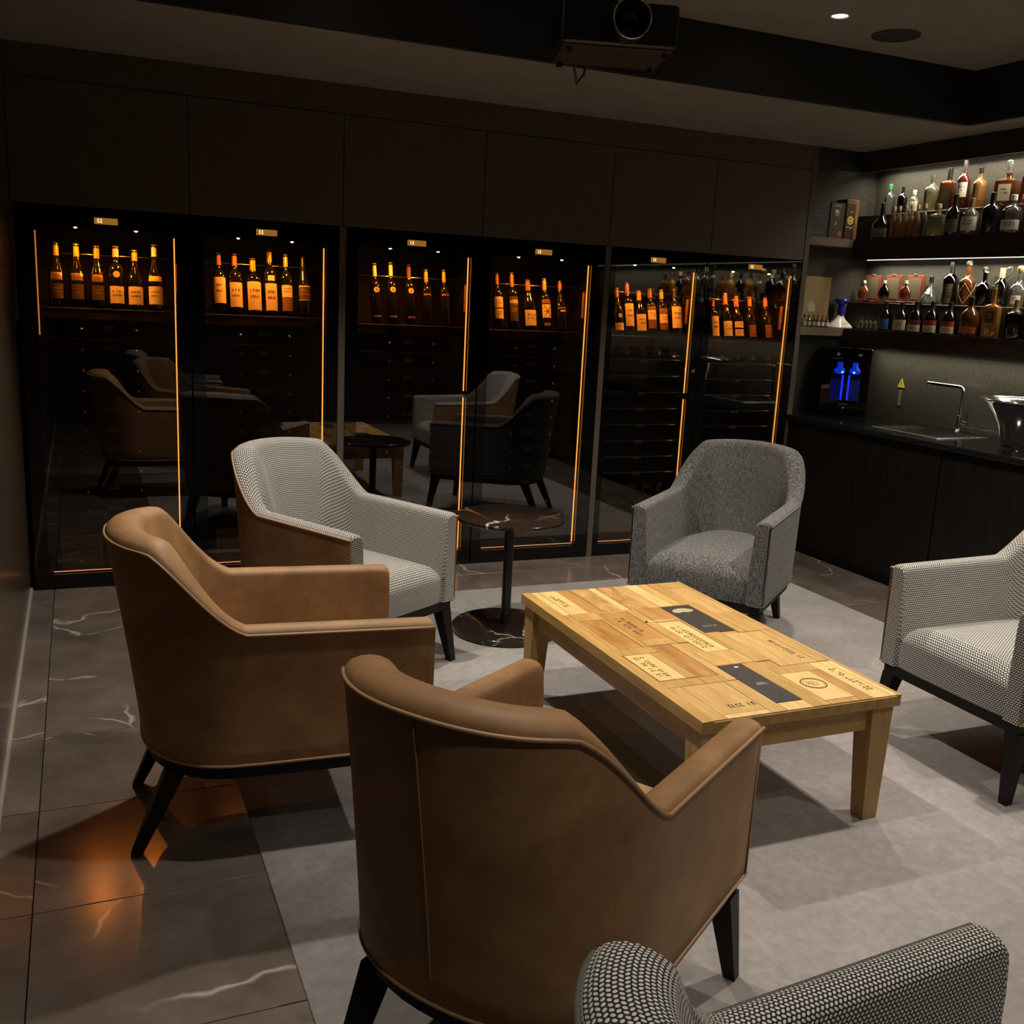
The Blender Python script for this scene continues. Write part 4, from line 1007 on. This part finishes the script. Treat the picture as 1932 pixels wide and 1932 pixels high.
    F.append(tuple(range(MP))); F.append(tuple(range(NX*MP, NX*MP+MP))[::-1])
    mk('seat_cushion', V, F, UV, mat_in, True, 60)
    # plinth rail following the shell
    bm = bmesh.new()
    poly = [(p[1].x+nor[i].x*.016, p[1].y+nor[i].y*.016) for i, p in enumerate(plan) if i % 2 == 0 or i in (0, N-1)]
    poly[0] = (poly[0][0], DF-.012); poly[-1] = (poly[-1][0], DF-.012)
    prism(bm, poly, .250, .2885); bmesh.ops.recalc_face_normals(bm, faces=bm.faces); me = bpy.data.meshes.new('base_frame'); bm.to_mesh(me); bm.free(); me.materials.append(LEGW); parts.append(('base_frame', me))
    for sx_ in (1, -1):
        bm = bmesh.new(); taper(bm, (sx_*.298, .408, .252), .030, (sx_*.326, .452, 0), .0155); bmesh.ops.recalc_face_normals(bm, faces=bm.faces)
        me = bpy.data.meshes.new('leg'); bm.to_mesh(me); bm.free(); me.materials.append(LEGW); parts.append(('leg', me))
        bm = bmesh.new(); taper(bm, (sx_*.205, -.285, .252), .030, (sx_*.224, -.400, 0), .0155); bmesh.ops.recalc_face_normals(bm, faces=bm.faces)
        me = bpy.data.meshes.new('leg'); bm.to_mesh(me); bm.free(); me.materials.append(LEGW); parts.append(('leg', me))
    return parts
LE, HF, PF, TW = MATS['tan_leather'], MATS['herringbone_fabric'], MATS['piebald_fabric'], MATS['grey_tweed']
PIPE = plain('leather_piping', (.33, .19, .095), .5)
cache = {}
def chair(x, y, ang, kind, label):
    if kind not in cache:
        cache[kind] = chair_parts(*{'leather': (LE, LE, PIPE), 'herring': (HF, LE, PIPE), 'tweed': (TW, TW, plain('grey_piping', (.085, .085, .085), .9)), 'piebald': (PF, PF, plain('weave_piping', (.09, .09, .09), .9))}[kind])
    t = empty('armchair', (x, y, .0053), ang-PI/2, label, 'armchair', 'tub armchairs around the oak table')
    for nm, me in cache[kind]:
        o = bpy.data.objects.new(nm, me); link(o, t)
chair(1.890, -1.374, -1.023, 'herring', 'pale herringbone tub armchair with leather outside, beside the side table')
chair(3.899, -1.533, -2.467, 'tweed', 'slate grey tweed tub armchair in front of the rack cabinets')
chair(1.392, -2.648, -.057, 'leather', 'tan leather tub armchair standing partly on the marble by the side wall')
chair(1.776, -3.882, .596, 'leather', 'tan leather tub armchair with its back turned, at the oak table corner')
chair(4.254, -3.126, 3.133, 'herring', 'pale herringbone tub armchair between the oak table and the bar')
chair(1.768, -5.046, .088, 'piebald', 'black and white basketweave tub armchair behind the leather one')

# ------------------------------------------------------------------ oak coffee table
TX, TY, TZ = 2.9195, -2.7247, .0053
t = empty('coffee_table', (TX, TY, TZ), 0, 'low oak coffee table topped with inlaid wine-crate boards', 'table')
hx, hy, H = .384, .6735, .4455
tb = .040
def L(x0, x1, y0, y1): return (x0-TX, x1-TX, y0-TY, y1-TY)
boxobj('top_board', (-hx, hx, -hy, hy, H-tb, H-.004), MATS['oak'], t, .002)
boxobj('edge_rail', (-hx, -hx+.042, -hy, hy, H-.0041, H), MATS['oak'], t); boxobj('edge_rail', (hx-.016, hx, -hy, hy, H-.0041, H), MATS['oak'], t)
for s_ in (-1, 1):
    for q_ in (-1, 1):
        bm = BM(); cx_, cy_ = s_*(hx-.055), q_*(hy-.06)
        taper(bm, (cx_, cy_, H-tb), .043, (cx_+s_*.006, cy_+q_*.01, 0), .029); obj('leg', bm, MATS['oak_leg'], t)
for s_ in (-1, 1): boxobj('apron', (s_*(hx-.045)-.011, s_*(hx-.045)+.011, -hy+.1, hy-.1, H-tb-.085, H-tb), MATS['oak'], t)
for s_ in (-1, 1): boxobj('apron', (-hx+.095, hx-.095, s_*(hy-.045)-.011, s_*(hy-.045)+.011, H-tb-.085, H-tb), MATS['oak_end'], t)
# surface boards: filler oak strips and inlaid crate ends, 1.5 mm joints
def inlay(x0, x1, y0, y1, mat, name='inlay_board', dz=0.0, gap=.0012):
    a = L(x0, x1, y0, y1)
    return boxobj(name, (a[0]+gap, a[1]-gap, a[2]+gap, a[3]-gap, H-.0041, H+dz), MATS[mat] if isinstance(mat, str) else mat, t, .0006)
R0, R1, R2, R3, R4 = -2.053, -2.36, -2.72, -3.08, -3.396
xb = [2.577, 2.612, 2.694, 2.757, 2.843, 2.879, 2.963, 3.018, 3.082, 3.131]
tones = ['crate_pale', 'crate_pale', 'crate_tan', 'crate_figured', 'crate_pale', 'crate_figured', 'crate_light', 'crate_pale', 'crate_light']
for i in range(9): inlay(xb[i], xb[i+1], R1, R0, tones[i], dz=.0 if i % 2 else -.0006)
inlay(3.131, 3.183, R1-.001, R0, 'oak'); inlay(3.183, 3.288, -2.485, -2.14, 'crate_light', dz=-.0005); inlay(3.183, 3.288, -2.14, R0, 'oak')
a_pl1 = inlay(3.014, 3.150, -2.692, -2.368, PLAQUE, 'plaque', .0004)
inlay(3.150, 3.183, -2.72, R1-.001, 'oak'); inlay(3.183, 3.288, -2.72, -2.485, 'oak')
inlay(2.577, 2.604, R2-.05, R1, 'oak'); a_kn = inlay(2.604, 2.700, -2.764, -2.446, 'crate_orange', dz=-.0008); inlay(2.604, 2.722, -2.446, R1, 'oak'); inlay(2.700, 2.722, -2.764, -2.446, 'oak')
a_tan = inlay(2.722, 2.849, -2.700, -2.387, 'crate_tan', dz=-.0008); inlay(2.722, 2.849, -2.387, R1, 'oak'); inlay(2.849, 2.896, -2.763, R1, 'oak'); inlay(2.722, 2.849, -2.763, -2.700, 'oak')
inlay(2.896, 3.014, -2.536, R1, 'crate_tan'); a_t9 = inlay(2.896, 3.000, -2.872, -2.536, 'crate_pale', dz=-.001); inlay(3.0, 3.014, -2.872, -2.536, 'oak')
inlay(3.014, 3.076, -3.005, -2.692, 'oak'); a_big = inlay(3.076, 3.240, -3.066, -2.723, 'crate_light', dz=-.0004); inlay(3.240, 3.288, -3.066, -2.72, 'oak')
inlay(2.577, 2.727, -2.828, -2.766, 'oak'); a_t10 = inlay(2.584, 2.690, -3.072, -2.830, 'crate_pale'); inlay(2.690, 2.727, -3.072, -2.830, 'oak')
a_or = inlay(2.727, 2.812, -3.075, -2.765, 'crate_orange', dz=-.0007); inlay(2.812, 2.849, -3.13, -2.765, 'crate_light'); inlay(2.849, 3.014, -3.005, -2.874, 'crate_light')
a_pl2 = inlay(2.849, 2.950, -3.336, -3.010, PLAQUE, 'plaque', .0004); inlay(2.950, 3.017, R4, -3.007, 'oak'); inlay(2.849, 2.950, R4, -3.338, 'crate_pale')
a_seal = inlay(3.017, 3.140, -3.365, -3.133, 'crate_pale', dz=.0003); inlay(3.017, 3.189, -3.133, -3.068, 'oak'); inlay(3.140, 3.189, R4, -3.133, 'crate_tan'); inlay(3.017, 3.140, R4, -3.365, 'oak')
a_e15 = inlay(3.189, 3.264, R4, -3.070, 'crate_pale'); inlay(3.264, 3.288, R4, -3.070, 'crate_pale')
inlay(2.577, 2.727, -3.134, -3.076, 'oak'); inlay(2.577, 2.626, R4, -3.134, 'crate_light'); a_nr = inlay(2.626, 2.79, -3.368, -3.134, 'crate_light', dz=-.0005); inlay(2.79, 2.849, R4, -3.134, 'crate_light'); inlay(2.727, 2.812, -3.134, -3.077, 'oak'); inlay(2.626, 2.79, R4, -3.368, 'crate_pale')
def burn(name, parent, x, y, w, h, rows, n, seed, rot=0, mat=BURN, z=H):
    bm = BM(); glyphs(bm, -w/2, -h/2, w, h, 0, rows, n, seed, .0003); g = obj(name, bm, mat, parent); g.location = (x-TX, y-TY, z+.0002); g.rotation_euler = (0, 0, rot); return g
burn('burnt_lettering', a_t9, 2.938, -2.72, .24, .06, 2, 12, 5, -PI/2, z=H-.001)
burn('burnt_lettering', a_tan, 2.775, -2.56, .22, .05, 2, 9, 6, -PI/2, z=H-.0008)
burn('burnt_lettering', a_t10, 2.626, -2.955, .19, .05, 2, 11, 7, -PI/2, INK)
burn('burnt_lettering', a_e15, 3.232, -3.24, .20, .03, 2, 12, 8, -PI/2)
burn('burnt_lettering', a_big, 3.205, -2.93, .2, .03, 1, 13, 9, -PI/2)
burn('burnt_lettering', a_nr, 2.735, -3.315, .10, .035, 1, 7, 10, 0, INK)
burn('burnt_lettering', bpy.data.objects['inlay_board.001'], 2.645, -2.20, .15, .028, 2, 9, 11, -PI/2)
bm = BM(); tube(bm, [(.043*math.cos(a*PI/20), .043*math.sin(a*PI/20), 0) for a in range(40)], .0022, 4, closed=True); tube(bm, [(.036*math.cos(a*PI/20), .036*math.sin(a*PI/20), 0) for a in range(40)], .0008, 4, closed=True); glyphs(bm, -.022, -.018, .044, .036, -.0004, 3, 4, 14, .0006); g = obj('burnt_seal', bm, BURN, a_seal); g.location = (3.078-TX, -3.235-TY, H+.0003)
bm = BM(); prism(bm, [(-.05+.0, -.012), (-.03, -.02), (-.01, -.012), (.01, -.02), (.035, -.012), (.05, .004), (.03, .026), (0, .034), (-.03, .026), (-.048, .008)], 0, .0003); g = obj('gilt_mark', bm, plain('dull_gilt', (.36, .33, .20), .4), a_pl1); g.location = (3.082-TX, -2.435-TY, H+.0006)
burn('gilt_lettering', a_pl1, 3.085, -2.625, .075, .014, 1, 9, 16, 0, plain('pale_ink', (.45, .42, .36), .5), H+.0005)
bm = BM(); prism(bm, [(.022*math.cos(a*PI/10), -.006+.022*math.sin(a*PI/10)) for a in range(11)], 0, .0003); g = obj('gilt_mark', bm, plain('faint_gilt', (.15, .15, .10), .4), a_pl2); g.location = (2.903-TX, -3.19-TY, H+.0006)
bm = BM(); lathe(bm, [(.010, 0), (.010, .0003)], 12, None, 1, .6); g = obj('gilt_mark', bm, plain('pale_dot', (.55, .52, .45), .4), a_pl2); g.location = (2.912-TX, -3.035-TY, H+.0006)
m = empty('matchstick', (2.915, -2.527, TZ+H+.0018), -.03, 'long wooden matchstick with a dark head lying on the oak table', 'match')
boxobj('stick', (-.055, .062, -.0017, .0017, -.0017, .0017), plain('match_wood', (.88, .76, .48), .6), m)
bm = BM(); bmesh.ops.create_uvsphere(bm, u_segments=10, v_segments=8, radius=.0035); g = obj('head', bm, INK, m, True); g.location = (-.058, 0, .0012); g.scale = (1.5, 1, 1)

# ------------------------------------------------------------------ side table
t = empty('side_table', (2.81, -1.265, .0052), 0, 'black marble pedestal side table beside the herringbone armchair', 'table')
def m_nero():
    tt = NT('black_marble'); v = tt.coord('Object')
    wn = tt.n.new('ShaderNodeTexNoise'); wn.inputs['Scale'].default_value = 5; wn.inputs['Detail'].default_value = 5; tt.t.links.new(v, wn.inputs[0])
    vm = tt.n.new('ShaderNodeVectorMath'); vm.operation = 'MULTIPLY_ADD'; tt.t.links.new(wn.outputs['Color'], vm.inputs[0]); vm.inputs[1].default_value = (.22, .22, .22); tt.t.links.new(v, vm.inputs[2])
    vo = tt.n.new('ShaderNodeTexVoronoi'); vo.feature = 'DISTANCE_TO_EDGE'; vo.inputs['Scale'].default_value = 3.2; tt.t.links.new(vm.outputs[0], vo.inputs['Vector'])
    f = tt.ramp(vo.outputs['Distance'], [(0, (1, 1, 1)), (.02, (0, 0, 0))]); pm = tt.ramp(tt.noise(v, 3.0, 2), [(.46, (0, 0, 0)), (.6, (1, 1, 1))])
    tt.set(color=tt.mix(tt.math('MULTIPLY', f, pm), (.020, .013, .010), (.55, .52, .46)), rough=.12, spec=.5)
m_nero()
bm = BM(); lathe(bm, [(.262, 0), (.268, .006), (.268, .030), (.262, .035)], 48); obj('base', bm, MATS['black_marble'], t, True, 40)
bm = BM(); lathe(bm, [(.024, .035), (.024, .572)], 24); obj('post', bm, BMETAL, t, True, 40)
bm = BM(); lathe(bm, [(.262, .572), (.270, .578), (.270, .592), (.264, .597)], 48); obj('top', bm, MATS['black_marble'], t, True, 40)
